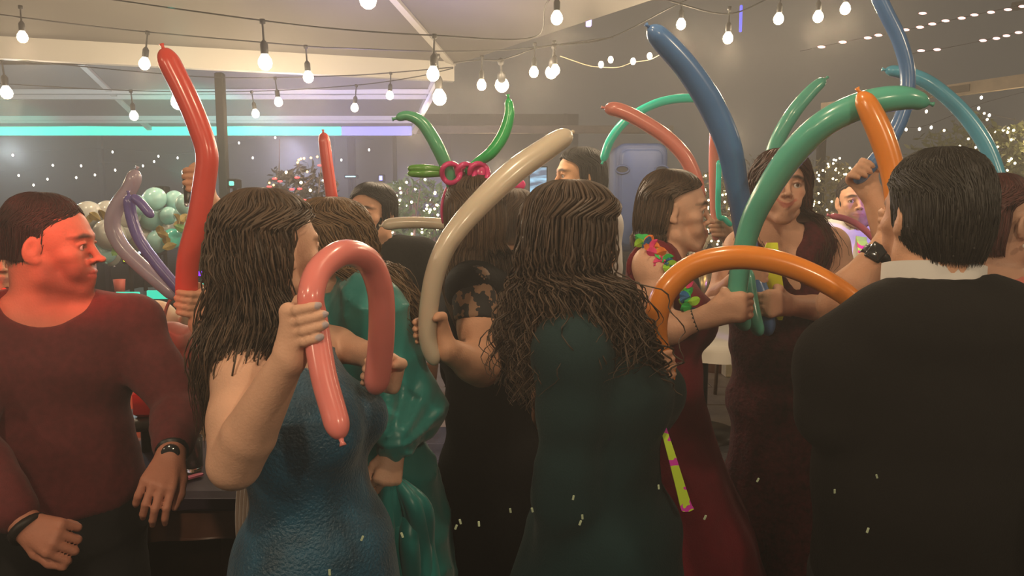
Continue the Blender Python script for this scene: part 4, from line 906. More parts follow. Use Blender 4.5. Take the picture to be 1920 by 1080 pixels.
# --- smiling woman
def lei_or_tie(): pass
def woman_smile():
    J = rig(1463, 352, 2.34, -97, -97, True, roll=-3, pitch=3); J['neck'] = J['head']+V3(-.005, .015, -.165)
    J['shL'] = at(1556, 462, 2.38); J['shR'] = at(1392, 466, 2.42); J['elL'] = at(1590, 585, 2.32); J['wrL'] = at(1482, 572, 2.1); J['elR'] = at(1345, 570, 2.36); J['wrR'] = at(1388, 520, 2.16)
    for n in ('pelvis', 'waist', 'base'): J[n] = J[n]+V3(.05 if n != 'waist' else .025, 0, 0)
    p = person('smiling person with long auburn hair, burgundy lace dress and yellow tie', J)
    S = SDF(); build_head(S, J['head'], J['hR'], J['hs'], True, smile=1.8); neck(S, J, .048); torso(S, J, low='waist'); arm(S, J, 'L', r=(.056, .046, .044, .027)); arm(S, J, 'R', r=(.052, .042, .042, .027))
    grip2(S, at(1432, 566, 2.06), (.1, 0, -1), (.55, -.85, 0), (-1, -.2, 0), (0, 0, 1), .03, J['wrL'], .92)
    grip2(S, at(1412, 510, 2.1), (.1, 0, -1), (-.3, -.9, 0), (1, 0, 0), (0, 0, 1), .026, J['wrR'], .9)
    finish(S, 'body', SKIN(), p, .011, [headfocus(J, .0036, .12), handfocus(at(1440, 566, 2.07)), handfocus(at(1405, 515, 2.1), .005)], 1, skin_col(J, FAIR, lips=(.5, .10, .08), blush=.25, smile=1.8)); eyes(p, J['head'], J['hR'], J['hs'], p, (-8, 3))
    C = SDF(); torso(C, J, .012, k=.05); C.ell(J['shL']+V3(.03, 0, .02), (.06, .1, .13), .01, 's'); C.ell(J['shR']+V3(-.03, 0, .02), (.06, .1, .13), .01, 's')
    C.cone(J['neck']+V3(0, -.1, .03), J['chest']+V3(0, -.19, -.02), .10, .025, .01, 's'); C.ell(J['neck']+V3(0, 0, .05), (.09, .09, .08), .01, 's'); skirt(C, J, .29, amp=.02, nf=8, hipw=.15, seed=3); wrinkle(C, .002, 14, 18)
    finish(C, 'dress', mat('burgundy_lace', (.08, .008, .013), .75, noise=.55, nscale=55, bump=.5, bscale=90, sheen=.05, spec=.3), p, .0125, (), 2)
    g = G(); H = Hair(J['head'], J['hR'], J['hs'], [(at(1470, 410, 2.38), .1, .085, -97, 64), (at(1476, 450, 2.35), .115, .09, -97, 62), (at(1482, 490, 2.31), .1, .09, -97, 55), (at(1490, 520, 2.26), .06, .06, -97, 40)], face=52, puff=1.06, facecut=.045)
    H.shell(g, .92, 44, 8.2); H.strands(g, 1000, 26, .0018, .008, 1.6, curl=.007, cf=2, rr=(.90, 1.06), seed=31, minlen=.7, fly=.04, k=3); hair_obj(g, hair_mat('auburn_hair', (.065, .022, .013)), p)
    # tie
    g = G(); P = np.array([at(1447, 455, 2.19), at(1444, 490, 2.155), at(1449, 540, 2.14), at(1457, 560, 2.13), at(1462, 600, 2.14)]); w = [.016, .026, .03, .031, .006]
    A = P-V3(1, 0, 0)*np.array(w)[:, None]; B = P+V3(1, 0, 0)*np.array(w)[:, None]; D = V3(0, .005, 0); g.quadstrip(A-D, B-D); g.quadstrip(B+D, A+D); g.quadstrip(A+D, A-D); g.quadstrip(B-D, B+D)
    g.obj('necktie', pattern_mat('neon_tie_dots', (.85, .08, .4), (.75, .8, .03), 16, kind='cell', thr=.28), p, smooth=False)
woman_smile()

# --- woman in burgundy with lei, profile
def woman_lei():
    J = rig(1264, 396, 2.2, -13, 0, True, roll=0, pitch=-2); J['neck'] = J['head']+V3(-.02, .0, -.165)
    J['shR'] = at(1222, 500, 2.04); J['shL'] = at(1235, 490, 2.36); J['elR'] = at(1236, 622, 1.98); J['wrR'] = at(1318, 596, 1.95); J['elL'] = at(1290, 600, 2.4); J['wrL'] = at(1360, 560, 2.25)
    p = person('person in a sleeveless burgundy dress with a leaf lei, face in profile', J)
    S = SDF(); build_head(S, J['head'], J['hR'], J['hs'], True, smile=.8); neck(S, J, .048); torso(S, J, low='waist'); arm(S, J, 'R', r=(.047, .038, .04, .027)); arm(S, J, 'L')
    grip2(S, at(1383, 572, 1.93), (.02, 0, -1), (-.55, -.85, 0), (1, -.2, 0), (0, 0, 1), .0255, J['wrR'], .95)
    finish(S, 'body', SKIN(), p, .011, [headfocus(J, .0036, .12), handfocus(at(1370, 575, 1.94))], 1, skin_col(J, FAIR, smile=.8)); eyes(p, J['head'], J['hR'], J['hs'], p)
    C = SDF(); torso(C, J, .013, k=.05); C.ell(J['shR']+V3(-.01, -.04, .02), (.07, .07, .12), .01, 's'); C.ell(J['neck']+V3(.03, 0, .03), (.085, .08, .07), .01, 's')
    skirt(C, J, .42, amp=.02, nf=6, hipw=.185, seed=5, c1=J['base']+V3(.14, 0, .02)); wrinkle(C, .0018, 14, 18)
    finish(C, 'dress', mat('burgundy_crepe', (.17, .006, .018), .75, noise=.15, nscale=12, bump=.2, bscale=200, sheen=.05, spec=.3), p, .0125, (), 2)
    g = G(); H = Hair(J['head'], J['hR'], J['hs'], [(at(1245, 445, 2.18), .09, .09, 0, 96), (at(1245, 480, 2.16), .08, .08, 0, 98)], face=84, puff=1.0)
    H.shell(g, .93, 44, 8.3); H.strands(g, 1000, 18, .0018, .004, 1.6, rr=(.91, 1.03), seed=41, minlen=.85, fly=.02, k=3); hair_obj(g, hair_mat('light_brown_hair', (.085, .05, .028)), p)
    g = G(); w = J['wrR']; d = unit(J['elR']-w); g.tube([w+d*.02, w+d*.034], .031, 16); g.obj('bracelet', mat('black_rubber', (.012, .012, .012), .4), p)
    # lei leaves, each a piece
    P = spline([at(1200, 450, 2.06), at(1218, 462, 2.0), at(1240, 485, 1.985), at(1262, 505, 1.99), at(1278, 530, 1.99), at(1290, 555, 1.97), at(1296, 585, 1.96)], 20)
    cs = [('lime', (.35, .7, .04)), ('orange', (.85, .22, .03)), ('pink', (.85, .05, .22)), ('green', (.04, .6, .12)), ('blue', (.04, .2, .5)), ('orange', (.85, .22, .03)), ('pink', (.85, .05, .22))]
    rg = np.random.default_rng(12)
    for i, q in enumerate(P):
        for h in range(2):
            nm, c = cs[(i//2+h*3) % 7] if i < 14 else cs[(0, 3, 4, 0, 3, 4)[i-14]]
            g = G(); a = rg.uniform(0, 6.28); n = 8; t = np.linspace(0, 1, n); Rm = rotz(rg.uniform(-.6, .6))@rotx(rg.uniform(-.5, .5))@roty(a); L = .036
            wd = np.sin(t*math.pi)**.6*.013*(1+.35*np.sin(t*22)); z = t*L-.006; cy = .006*np.sin(t*3)
            A = np.stack([-wd, cy, z], 1)@Rm.T+q; B = np.stack([wd, cy, z], 1)@Rm.T+q; Cm = np.stack([0*wd, cy-.004, z], 1)@Rm.T+q
            g.quadstrip(A, Cm); g.quadstrip(Cm, B); g.obj('lei_leaf', mat('lei_'+nm, c, .55), p, smooth=False)
woman_lei()

# --- guest hidden behind the suit: two arms show
def arms_guest():
    J = rig(1775, 440, 1.86, 150, 165, True); J['neck'] = J['head']+V3(0, 0, -.165)
    J['shL'] = at(1745, 600, 1.68); J['shR'] = at(1760, 575, 2.0); J['elL'] = at(1572, 572, 1.66); J['wrL'] = at(1652, 470, 1.66); J['elR'] = at(1688, 505, 2.05); J['wrR'] = at(1634, 362, 2.05)
    p = person('person hidden behind the black suit, two bare arms raised to balloons', J)
    S = SDF(); build_head(S, J['head'], J['hR'], J['hs']); neck(S, J); torso(S, J, low='waist'); arm(S, J, 'L', r=(.05, .045, .045, .030)); arm(S, J, 'R', r=(.05, .044, .044, .027))
    grip2(S, at(1618, 325, 2.05), unit(at(1650, 290, 2.05)-at(1602, 348, 2.05)), (.4, .9, .1), (-.7, -.2, .3), (1, 0, 1), .0155, J['wrR'], .92)
    grip2(S, at(1682, 420, 1.66), (0, 0, 1), (.5, .8, 0), (-1, 0, 0), (0, 0, 1), .024, J['wrL'], .95)
    finish(S, 'body', SKIN(), p, .011, [headfocus(J, .009, .12), handfocus(at(1622, 330, 2.05)), handfocus(at(1680, 425, 1.66), .005)], 1, skin_col(J, TAN))
    C = SDF(); torso(C, J, .016, k=.05); skirt(C, J, .2, amp=.006); finish(C, 'dress', BLK, p, .015, (), 1)
    g = G(); H = Hair(J['head'], J['hR'], J['hs'], [(J['head']+V3(0, .02, -.13), .09, .09)], face=70); H.shell(g, .98, 36); H.strands(g, 200, 16, .003, .004, k=4); hair_obj(g, warmhair(), p)
    w = J['wrL']; d = unit(J['elL']-w); g = G(); g.tube([w+d*.005, w+d*.028], .034, 18); g.obj('watch_strap', mat('black_rubber', (.012, .012, .012), .4), p)
    g = G(); n = unit(V3(-.45, -.8, .25)); n = unit(n-d*(n@d)); Rm = np.stack([d, np.cross(n, d), n], 1); g.box(w+d*.016+n*.034, (.04, .036, .011), M=Rm, bevel=.004); g.obj('watch_case', mat('dark_glass', (.02, .02, .02), .1, coat=1), p)
arms_guest()

# --- man with the neon tie
def man_tie():
    J = rig(1603, 378, 3.55, -104, -95, False, roll=3); J['neck'] = J['head']+V3(.005, .02, -.165)
    p = person('person with cropped hair, white shirt and neon zebra-striped tie, far back', J)
    S = SDF(); build_head(S, J['head'], J['hR'], J['hs'], False, smile=.4, jaw=1.05); neck(S, J); finish(S, 'body', SKIN(), p, .009, [headfocus(J, .0042)], 1, skin_col(J, TAN, beard=(.12, .08, .07, .45))); eyes(p, J['head'], J['hR'], J['hs'], p, (5, 0))
    C = SDF(); torso(C, J, .02, k=.05); arm(C, J, 'L', .018); arm(C, J, 'R', .018); C.ell(J['neck']+V3(0, -.02, .06), (.068, .07, .07), .008, 's'); wrinkle(C, .003, 16, 22)
    C.cut(J['pelvis'], (0, 0, -1)); finish(C, 'shirt', mat('white_shirt', (.72, .69, .66), .7), p, .012, (), 2)
    T = SDF(); legs(T, J, .022); T.cone(J['pelvis']+V3(0, 0, .03), J['pelvis']-V3(0, 0, .08), .13, .12, .03, side=J['l'], ka=1.3); finish(T, 'trousers', mat('black_trousers', (.012,)*3, .8), p, .014)
    g = G(); ring_collar(g, J['neck']+V3(0, .0, .0), .07, .07, rotx(R(12)), 0, .04, a0=-math.pi*.42, a1=math.pi*1.42); g.obj('shirt_collar', mat('white_shirt', (.72, .69, .66)), p)
    g = G(); c = J['chest']; P = np.array([J['neck']+V3(0, -.078, .02), J['neck']+V3(0, -.1, -.02), J['neck']+V3(.0, -.135, -.06), c+V3(.005, -.165, .02), c+V3(.012, -.165, -.09), c+V3(.02, -.15, -.17)]); w = [.028, .02, .03, .042, .05, .055]
    A = P-V3(1, 0, 0)*np.array(w)[:, None]; B = P+V3(1, 0, 0)*np.array(w)[:, None]; D = V3(0, .006, 0); g.quadstrip(A-D, B-D); g.quadstrip(B+D, A+D); g.quadstrip(A+D, A-D); g.quadstrip(B-D, B+D)
    g.obj('necktie', pattern_mat('neon_zebra', (.9, .03, .28), (.55, .95, .12), 9, kind='wave', thr=.55, dist=7), p, smooth=False)
    g = G(); H = Hair(J['head'], J['hR'], J['hs'], face=64, puff=.97, facecut=.06, short=True); H.shell(g, .96, 44, 6); H.strands(g, 1200, 4, .003, 0, 0, t1=6.1, rr=(.93, .99), minlen=.16, t0=(0, 5.4), k=3); hair_obj(g, hair_mat('cropped_black_hair', (.02, .014, .012)), p)
man_tie()

# --- woman in salmon at the right edge
def woman_salmon():
    J = rig(1874, 420, 1.74, 8, 40, True, roll=0, sc=.92); J['neck'] = J['head']+V3(-.02, -.01, -.165)
    p = person('person in a salmon top with dark pinned-up hair at the right edge', J)
    J['elR'] = at(2060, 760, 1.6)
    S = SDF(); build_head(S, J['head'], J['hR'], J['hs']); neck(S, J, .055); torso(S, J, low='waist', k=.04); finish(S, 'body', SKIN(), p, .011, [headfocus(J, .0042, .12)], 1, skin_col(J, (.5, .29, .2)))
    C = SDF(); torso(C, J, .018, k=.05); arm(C, J, 'L', .02); arm(C, J, 'R', .025); C.ell(J['neck']+V3(.02, 0, .05), (.085, .08, .075), .008, 's'); skirt(C, J, .28, amp=.012, nf=7, hipw=.2); wrinkle(C, .0035, 13, 17)
    finish(C, 'dress', mat('salmon_cloth', (.62, .17, .13), .75, bump=.2, bscale=120, sheen=.1), p, .0125, (), 2)
    g = G(); H = Hair(J['head'], J['hR'], J['hs'], [(J['head']+J['hR']@V3(0, -.05, -.09), .05, .05, 30, 80)], face=103, puff=.98); H.shell(g, .95, 44, 7.2)
    H.strands(g, 900, 12, .0019, .004, 1.5, t1=7.4, rr=(.93, 1.02), seed=51, minlen=.8, k=3); hair_obj(g, hair_mat('reddish_dark_hair', (.07, .02, .017)), p)
    g = G(); g.ball(J['head']+J['hR']@V3(.078, .0, -.048), .006, 10, 8); g.obj('earring', mat('pearl', (.8, .75, .7), .15, coat=1), p)
woman_salmon()

# --- guest hidden behind the blue dress: bottle hand and red balloon hand
def bottle_guest():
    J = rig(508, 452, 2.02, 178, 180, False); J['neck'] = J['head']+V3(.01, 0, -.165)
    J['shL'] = at(500, 590, 1.86); J['shR'] = at(505, 580, 2.2); J['elL'] = at(432, 690, 1.86); J['wrL'] = at(374, 604, 1.86); J['elR'] = at(455, 470, 2.1); J['wrR'] = at(386, 372, 2.0)
    p = person('person hidden behind the blue dress, raising a glass and holding the red balloon', J)
    S = SDF(); build_head(S, J['head'], J['hR'], J['hs'], False); neck(S, J); torso(S, J, low='waist'); arm(S, J, 'L', r=(.045, .038, .042, .028)); arm(S, J, 'R', r=(.045, .04, .042, .03))
    grip2(S, at(365, 338, 1.99), (.05, 0, 1), (.6, .6, 0), (-.6, -1, 0), (0, 0, 1), .02, J['wrR'], .95)
    grip2(S, at(352, 566, 1.86), unit(at(362, 490, 1.86)-at(350, 570, 1.86)), (.7, .5, 0), (-.5, -.9, 0), (0, 0, 1), .021, J['wrL'], .95)
    finish(S, 'body', SKIN(), p, .011, [headfocus(J, .010, .12), handfocus(at(370, 345, 2.)), handfocus(at(358, 575, 1.86))], 1, skin_col(J, TAN))
    C = SDF(); torso(C, J, .018, k=.05); legs(C, J, .02); finish(C, 'suit', BLK, p, .016, (), 1)
    g = G(); H = Hair(J['head'], J['hR'], J['hs'], face=68); H.shell(g, .97, 36, 6.5); H.strands(g, 200, 8, .003, t1=6.5, k=4); hair_obj(g, blackhair(), p)
bottle_guest()

# --- waiter whose hand shows beside the salmon balloon
def waiter():
    J = rig(1470, 380, 3.2, 185, 190, False); J['neck'] = J['head']+V3(.01, 0, -.165)
    J['shL'] = at(1450, 480, 3.05); J['elL'] = at(1425, 545, 3.0); J['wrL'] = at(1372, 452, 2.95)
    p = person('person in a pale shirt whose hand shows behind the tall vertical salmon balloon', J)
    S = SDF(); build_head(S, J['head'], J['hR'], J['hs'], False); neck(S, J); S.cone(J['neck'], J['shL'], .05, .04, .02); arm(S, J, 'L'); grip2(S, at(1343, 428, 2.93), (0, 0, 1), (.8, .5, 0), (-.5, -.9, 0), (0, 0, 1), .018, J['wrL'], 1.0)
    finish(S, 'body', SKIN(), p, .012, [headfocus(J, .008), handfocus(at(1350, 430, 2.94), .0045)], 1, skin_col(J, DARKSKIN))
    C = SDF(); torso(C, J, .02, k=.05); arm(C, J, 'L', .018, upto=.9); arm(C, J, 'R', .018); legs(C, J, .02); finish(C, 'shirt', mat('beige_shirt', (.5, .42, .33), .7), p, .016, (), 1)
    g = G(); H = Hair(J['head'], J['hR'], J['hs'], face=68); H.shell(g, .97, 36, 6.5); H.strands(g, 200, 8, .003, t1=6.5, k=4); hair_obj(g, blackhair(), p)
waiter()

# --- red-lit guest at the left edge
def red_guest():
    J = rig(-4, 486, 2.4, -50, -55, True); J['neck'] = J['head']+V3(.01, 0, -.165)
    J['shL'] = at(70, 590, 2.5); J['elL'] = at(95, 760, 2.4)
    p = person('person behind the maroon sweater, only a shoulder and patterned scarf showing at the left edge', J)
    S = SDF(); build_head(S, J['head'], J['hR'], J['hs']); neck(S, J); finish(S, 'body', SKIN(), p, .01, [headfocus(J, .0045)], 1, skin_col(J, TAN)); eyes(p, J['head'], J['hR'], J['hs'], p)
    C = SDF(); torso(C, J, .022, k=.05); arm(C, J, 'L', .02); arm(C, J, 'R', .02); C.ell(J['neck']+V3(0, 0, .06), (.07, .07, .07), .01, 's'); skirt(C, J, .25); wrinkle(C, .003, 14, 20)
    finish(C, 'dress', mat('red_cloth', (.5, .1, .09), .7), p, .013, (), 2)
    g = G(); H = Hair(J['head'], J['hR'], J['hs'], [(J['head']+V3(.02, .03, -.14), .1, .09, -60, 70), (J['head']+V3(.03, .03, -.22), .1, .08, -60, 60)], face=58, puff=1.05); H.shell(g, .94, 40); H.strands(g, 300, 24, .0035, .006, k=4); hair_obj(g, warmhair(), p)
    rg = np.random.default_rng(3); g = G(); P = spline([at(-30, 548, 2.3), at(5, 560, 2.27), at(30, 566, 2.29), at(28, 590, 2.28), at(0, 600, 2.27)], 26)
    for q in P:
        g.ball(q+rg.normal(0, .012, 3), (.022, .012, .016), 8, 5)
    g.obj('scarf', pattern_mat('scarf_print', (.05, .01, .01), (.9, .12, .08), 45, kind='noise', thr=.45), p)
red_guest()
# ------------------------------------------------------------------ long balloons
def latex(name, c): return mat('latex_'+name, c, .26, coat=.35, subs=.25, noise=.07, nscale=12, spec=.55)
def long_balloon(pts, Y, r, m, label, n=70, nib=True, name='long_balloon', parent=None, taper=.9):
    P = np.array([list(at(p[0], p[1], p[2] if len(p) > 2 else Y))+[(p[3] if len(p) > 3 else r)*((p[2] if len(p) > 2 else Y)/FPX)] for p in pts])
    S = spline(P, n); C, rad = S[:, :3], S[:, 3].copy()
    d = np.r_[0, np.cumsum(np.linalg.norm(np.diff(C, axis=0), axis=1))]; L = d[-1]; r0, r1 = rad[0], rad[-1]
    # denser rings at both rounded ends
    s = np.unique(np.r_[np.linspace(0, r0*1.6, 12), np.linspace(r0*1.6, L-r1*1.6, n), np.linspace(L-r1*1.6, L, 12)])
    C = np.stack([np.interp(s, d, C[:, i]) for i in range(3)], 1); rad = np.interp(s, d, rad)
    e0 = np.clip(s/(r0*1.6), 0, 1); e1 = np.clip((L-s)/(r1*1.6), 0, 1)
    rad = rad*np.sqrt(np.maximum(1-(1-e0)**2, .0016))*np.sqrt(np.maximum(1-(1-e1)**2, .0016))
    g = G(); g.tube(C, rad, 20)
    if parent is None:
        k = {'label': label, 'cat': 'balloon', 'group': 'long twisting balloons held up by the guests'}
        o = g.obj(name, m, **k)
    else: o = g.obj(name, m, parent)
    if nib:
        t = unit(C[0]-C[3]); q = G(); q.tube([C[0]-t*.004, C[0]+t*.004, C[0]+t*.01], [.005, .0035, .006], 10)
        me = q.data('knot', m); kn = bpy.data.objects.new('knot', me); COL.objects.link(kn)
        root = o if parent is None else parent; me.transform(Matrix.Translation(-Vector(root.location))); kn.parent = root
    return o
RED_ = latex('red', (.75, .085, .06)); PINK_ = latex('pink', (.85, .25, .22)); CREAM = latex('cream', (.68, .58, .45)); GRN = latex('green', (.11, .42, .23)); TEAL = latex('teal', (.11, .48, .36))
BLU = latex('blue', (.09, .21, .46)); LBL = latex('light_blue', (.11, .46, .66)); ORG = latex('orange', (.85, .28, .035)); SAL = latex('salmon', (.72, .24, .19)); LAV = latex('lavender', (.45, .37, .46)); VIO = latex('violet', (.2, .16, .44)); TURQ = latex('turquoise', (.03, .75, .58))
long_balloon([(306, 90), (318, 118), (345, 172), (372, 235), (388, 290), (383, 345), (372, 410), (354, 480), (350, 540), (352, 590)], 1.86, 20, RED_, 'red balloon standing tall beside the raised glass, tip under the white beam')
long_balloon([(256, 318), (244, 352), (218, 390), (211, 425), (228, 462), (262, 497), (300, 530), (335, 560)], 2.3, 14, LAV, 'pale lavender balloon curving before the round balloon garland')
long_balloon([(241, 364), (246, 405), (262, 450), (290, 490), (322, 528), (345, 552)], 2.22, 10.5, VIO, 'violet balloon running down from the lavender one to the red-lit hand')
long_balloon([(246, 366), (263, 380), (276, 395), (287, 408)], 2.2, 8.5, VIO, 'short violet balloon stub branching below the lavender tip', nib=False)
long_balloon([(606, 248), (611, 290), (618, 340), (624, 385), (628, 430)], 2.9, 11, RED_, 'red balloon tip rising behind the bronze hair')
long_balloon([(640, 824, 1.13), (625, 770, 1.15), (606, 700, 1.17), (590, 602, 1.2), (583, 555, 1.2), (600, 505, 1.24), (645, 474, 1.3), (690, 490, 1.38), (712, 540, 1.42), (716, 600, 1.44), (712, 670, 1.47), (703, 738, 1.5)], 1.2, 25, PINK_, 'thick pink balloon bent into an upside-down U before the blue dress', n=110)
long_balloon([(1070, 250, 2.0, 17), (1030, 275, 1.95, 21), (960, 325, 1.88, 23), (890, 392, 1.82, 22), (840, 455, 1.79, 20), (814, 520, 1.78, 19), (802, 600, 1.78, 18), (804, 645, 1.78, 17), (818, 685, 1.78, 14)], 1.8, 20, CREAM, 'cream balloon slanting across the long dark hair to upper right', n=90)
long_balloon([(716, 423), (750, 418), (800, 418), (850, 422)], 2.6, 11, CREAM, 'short cream balloon held level beside the masked person')
long_balloon([(1130, 303), (1145, 262), (1175, 225), (1220, 198), (1262, 186), (1318, 183)], 2.9, 8, TURQ, 'bright turquoise balloon arched behind the salmon balloon')
long_balloon([(1133, 202), (1165, 208), (1205, 228), (1250, 258), (1285, 295), (1305, 340), (1312, 385)], 2.5, 13.5, SAL, 'salmon balloon arching over the profile with the leaf lei')
long_balloon([(1216, 50, 1.9, 13), (1240, 74, 1.92, 20), (1290, 130, 1.95, 22), (1335, 200, 1.98, 24), (1367, 275, 2.0, 23), (1382, 350, 2.03, 21), (1396, 430, 2.06, 20), (1410, 510, 2.08, 19), (1428, 566, 2.06, 20), (1442, 630, 2.04, 15)], 2, 20, BLU, 'tall thick blue balloon leaning left, held by the auburn-haired person', n=100)
long_balloon([(1343, 180, 2.9, 7), (1340, 240, 2.9, 9), (1338, 320, 2.92, 9), (1341, 400, 2.93, 9), (1343, 452, 2.93, 8)], 2.9, 9, SAL, 'thin vertical salmon balloon left of the tall blue one')
long_balloon([(1348, 300), (1347, 398), (1358, 410), (1372, 424)], 2.86, 5, TURQ, 'thin turquoise balloon edging the vertical salmon one', nib=False)
long_balloon([(1548, 148, 2.5, 9), (1520, 172, 2.5, 12), (1485, 215, 2.5, 13.5), (1457, 265, 2.52, 13.5), (1440, 320, 2.55, 13), (1435, 360, 2.6, 12)], 2.5, 12, TEAL, 'small green balloon rising behind the auburn hair')
long_balloon([(1742, 194, 1.72, 13), (1690, 184, 1.72, 22), (1620, 196, 1.74, 25), (1545, 232, 1.77, 25), (1485, 290, 1.82, 25), (1440, 355, 1.86, 23), (1408, 420, 1.9, 21), (1388, 500, 1.92, 18.5), (1383, 572, 1.93, 18), (1400, 620, 1.94, 14)], 1.9, 20, TEAL, 'long sea-green balloon arching right over the smiling face', n=110)
long_balloon([(1398, 500, 2.02, 14), (1405, 560, 2.0, 16), (1414, 600, 1.98, 15), (1427, 630, 1.97, 11)], 2, 15, TEAL, 'short green balloon end below the joined hands')
long_balloon([(1640, -20), (1662, 25), (1688, 80), (1702, 140), (1695, 205), (1670, 262), (1640, 302), (1618, 325), (1604, 344)], 2.05, 13, BLU, 'blue balloon at the right reaching past the top edge', n=80)
long_balloon([(1660, 131, 2.3, 9), (1700, 138, 2.3, 12), (1745, 158, 2.28, 13), (1800, 205, 2.26, 13.5), (1843, 262, 2.24, 14), (1868, 318, 2.22, 13), (1880, 370, 2.2, 12)], 2.2, 12, LBL, 'light blue balloon curving down to the right edge')
long_balloon([(1611, 172, 1.7, 14), (1630, 205, 1.69, 20), (1655, 260, 1.68, 22), (1673, 320, 1.67, 21), (1680, 380, 1.66, 19), (1682, 430, 1.66, 18), (1680, 500, 1.66, 17)], 1.7, 18, ORG, 'upright orange balloon disappearing behind the black-haired head')
long_balloon([(1256, 728, 1.58, 8), (1250, 690, 1.6, 17), (1234, 640, 1.6, 19), (1232, 590, 1.6, 22), (1252, 540, 1.6, 23), (1300, 500, 1.6, 23), (1370, 483, 1.58, 23), (1440, 488, 1.56, 22.5), (1510, 510, 1.54, 22), (1575, 545, 1.52, 21), (1630, 590, 1.5, 18)], 1.6, 20, ORG, 'orange balloon bent in a low arch between curly hair and black suit', n=110)
long_balloon([(1556, 404), (1590, 412), (1620, 430), (1650, 460)], 2.7, 6, latex('rose', (.75, .2, .3)), 'thin rose balloon crossing the white shirt and zebra tie')

# balloon headpiece on the black lace dress wearer
hb = at(872, 338, 2.13); hp = empty('balloon_headpiece', at(872, 352, 2.13), 'balloon headpiece with green antlers and magenta loops above the magenta headband', 'balloon hat')
long_balloon([(742, 222, 2.1, 8), (765, 217, 2.1, 9), (793, 232, 2.1, 11.5), (820, 275, 2.1, 12.5), (840, 320, 2.12, 12), (852, 362, 2.14, 11)], 2.1, 10, GRN, '', parent=hp, name='antler')
long_balloon([(953, 184, 2.1, 7), (955, 215, 2.1, 9.5), (944, 252, 2.1, 11), (922, 285, 2.1, 11), (895, 305, 2.12, 9), (872, 325, 2.12, 8)], 2.1, 10, latex('leaf_green', (.04, .5, .14)), '', parent=hp, name='antler')
for dy in (0, 9): long_balloon([(764, 316+dy, 2.1, 6), (795, 316+dy, 2.1, 8), (838, 320+dy*.5, 2.12, 6)], 2.1, 7, latex('lime', (.12, .33, .05)), '', parent=hp, name='side_leaf', nib=False)
mg = latex('magenta', (.72, .05, .22))
for cx, rr in ((846, 17), (874, 16), (898, 17)):
    for tw in (0, 1):
        c = at(cx, 325, 2.1+tw*.03); a = np.linspace(0, 2*math.pi, 26); r = rr*2.1/FPX*(1-.18*tw)
        P = c+np.stack([r*np.cos(a)*(1-.25*tw), .012*np.sin(2*a)+tw*.01, r*1.05*np.sin(a)], 1); G().tube(P, .0075, 10, cap=False).obj('loop', mg, hp)
g = G(); g.ball(at(900, 327, 2.12), (.026, .02, .034), 14, 10); g.obj('knot', mg, hp)

# ------------------------------------------------------------------ round balloon garland
GL = [(165, 403, 25, 0), (203, 401, 24, 0), (205, 440, 28, 0), (175, 442, 14, 0), (184, 446, 17, 0), (196, 470, 22, 1), (207, 480, 17, 0), (236, 402, 26, 0), (228, 432, 22, 0), (258, 442, 27, 0), (256, 384, 18, 1), (290, 373, 21, 1), (327, 375, 17, 1), (350, 384, 20, 1), (283, 404, 26, 1),
      (316, 404, 16, 1), (340, 404, 14, 1), (309, 427, 18, 0), (323, 447, 18, 2), (296, 452, 20, 1), (360, 410, 17, 1), (345, 420, 17, 1), (388, 403, 12, 1)]
gm = [latex('pearl', (.5, .5, .46)), latex('mint', (.33, .6, .58)), latex('aqua', (.1, .65, .55))]
gf = empty('garland_frame', (at(270, 420, 4.2)[0], 4.2, 0), 'thin dark hoop stand carrying the round balloon garland', 'stand')
P = spline([at(150, 420, 4.15), at(200, 430, 4.2), at(270, 410, 4.22), at(340, 395, 4.2), at(395, 400, 4.15)], 30); G().tube(P, .012, 8).obj('rail', dsteel, gf)
for q in (P[2], P[-3]): G().tube([q, V3(q[0], q[1], .02)], .014, 8).obj('pole', dsteel, gf); G().box((q[0], q[1], .01), (.3, .3, .02), bevel=.004).obj('foot', dsteel, gf, smooth=False)
GW = ['large pearl balloon at the far left end of the garland', 'pearl balloon second from the left in the top row, partly behind the lavender balloon', 'large pearl balloon in the middle of the left half of the garland', 'tiny pearl balloon next to the nose of the man in maroon', 'small pearl balloon just right of the tiny one at the garland left', 'mint balloon low on the left side of the garland', 'lowest pearl balloon of the garland, bottom left', 'pearl balloon behind the fork of the lavender and violet balloons', 'pearl balloon between the lavender and violet balloons', 'large pearl balloon just right of the violet balloon', 'mint balloon behind the short violet stub', 'largest mint balloon in the top row of the garland', 'mint balloon right of the largest mint one in the top row', 'mint balloon of the top row nearest the raised glass', 'large mint balloon beneath the largest one of the top row', 'half hidden mint balloon in the middle row among the leaves', 'small mint balloon in the middle row left of the tall red balloon', 'small round pearl balloon standing forward among golden leaves', 'bright aqua balloon at the lower right of the garland', 'mint balloon at the bottom centre of the garland', 'mint balloon right behind the tall red balloon', 'mint balloon low beside the tall red balloon', 'small mint balloon peeking out right of the tall red balloon']
for i, (x, y, r, m) in enumerate(GL):
    Y = 3.98+.11*math.sin(i*2.3)+(28-r)*.004; c = at(x, y, Y); rr = r*Y/FPX; g = G(); t = np.linspace(.001, math.pi-.001, 12)
    rad = np.sin(t)*rr; z = -np.cos(t)*rr*1.05; z = np.where(z < 0, z*(1+.08*(t < 1.2)), z); tilt = rotx(math.sin(i)*.5)@roty(math.cos(i*1.7)*.5)
    g.lathe(c, np.stack([rad, z], 1), 18, rot=tilt); o = g.obj('round_balloon', gm[m], label=GW[i], cat='balloon', group='round balloons of the garland')
    q = G(); e = c+tilt@V3(0, 0, -rr*1.12); q.tube([e, e-tilt@V3(0, 0, .008)], [.004, .007], 6); q.obj('knot', gm[m], o)
rg = np.random.default_rng(9)
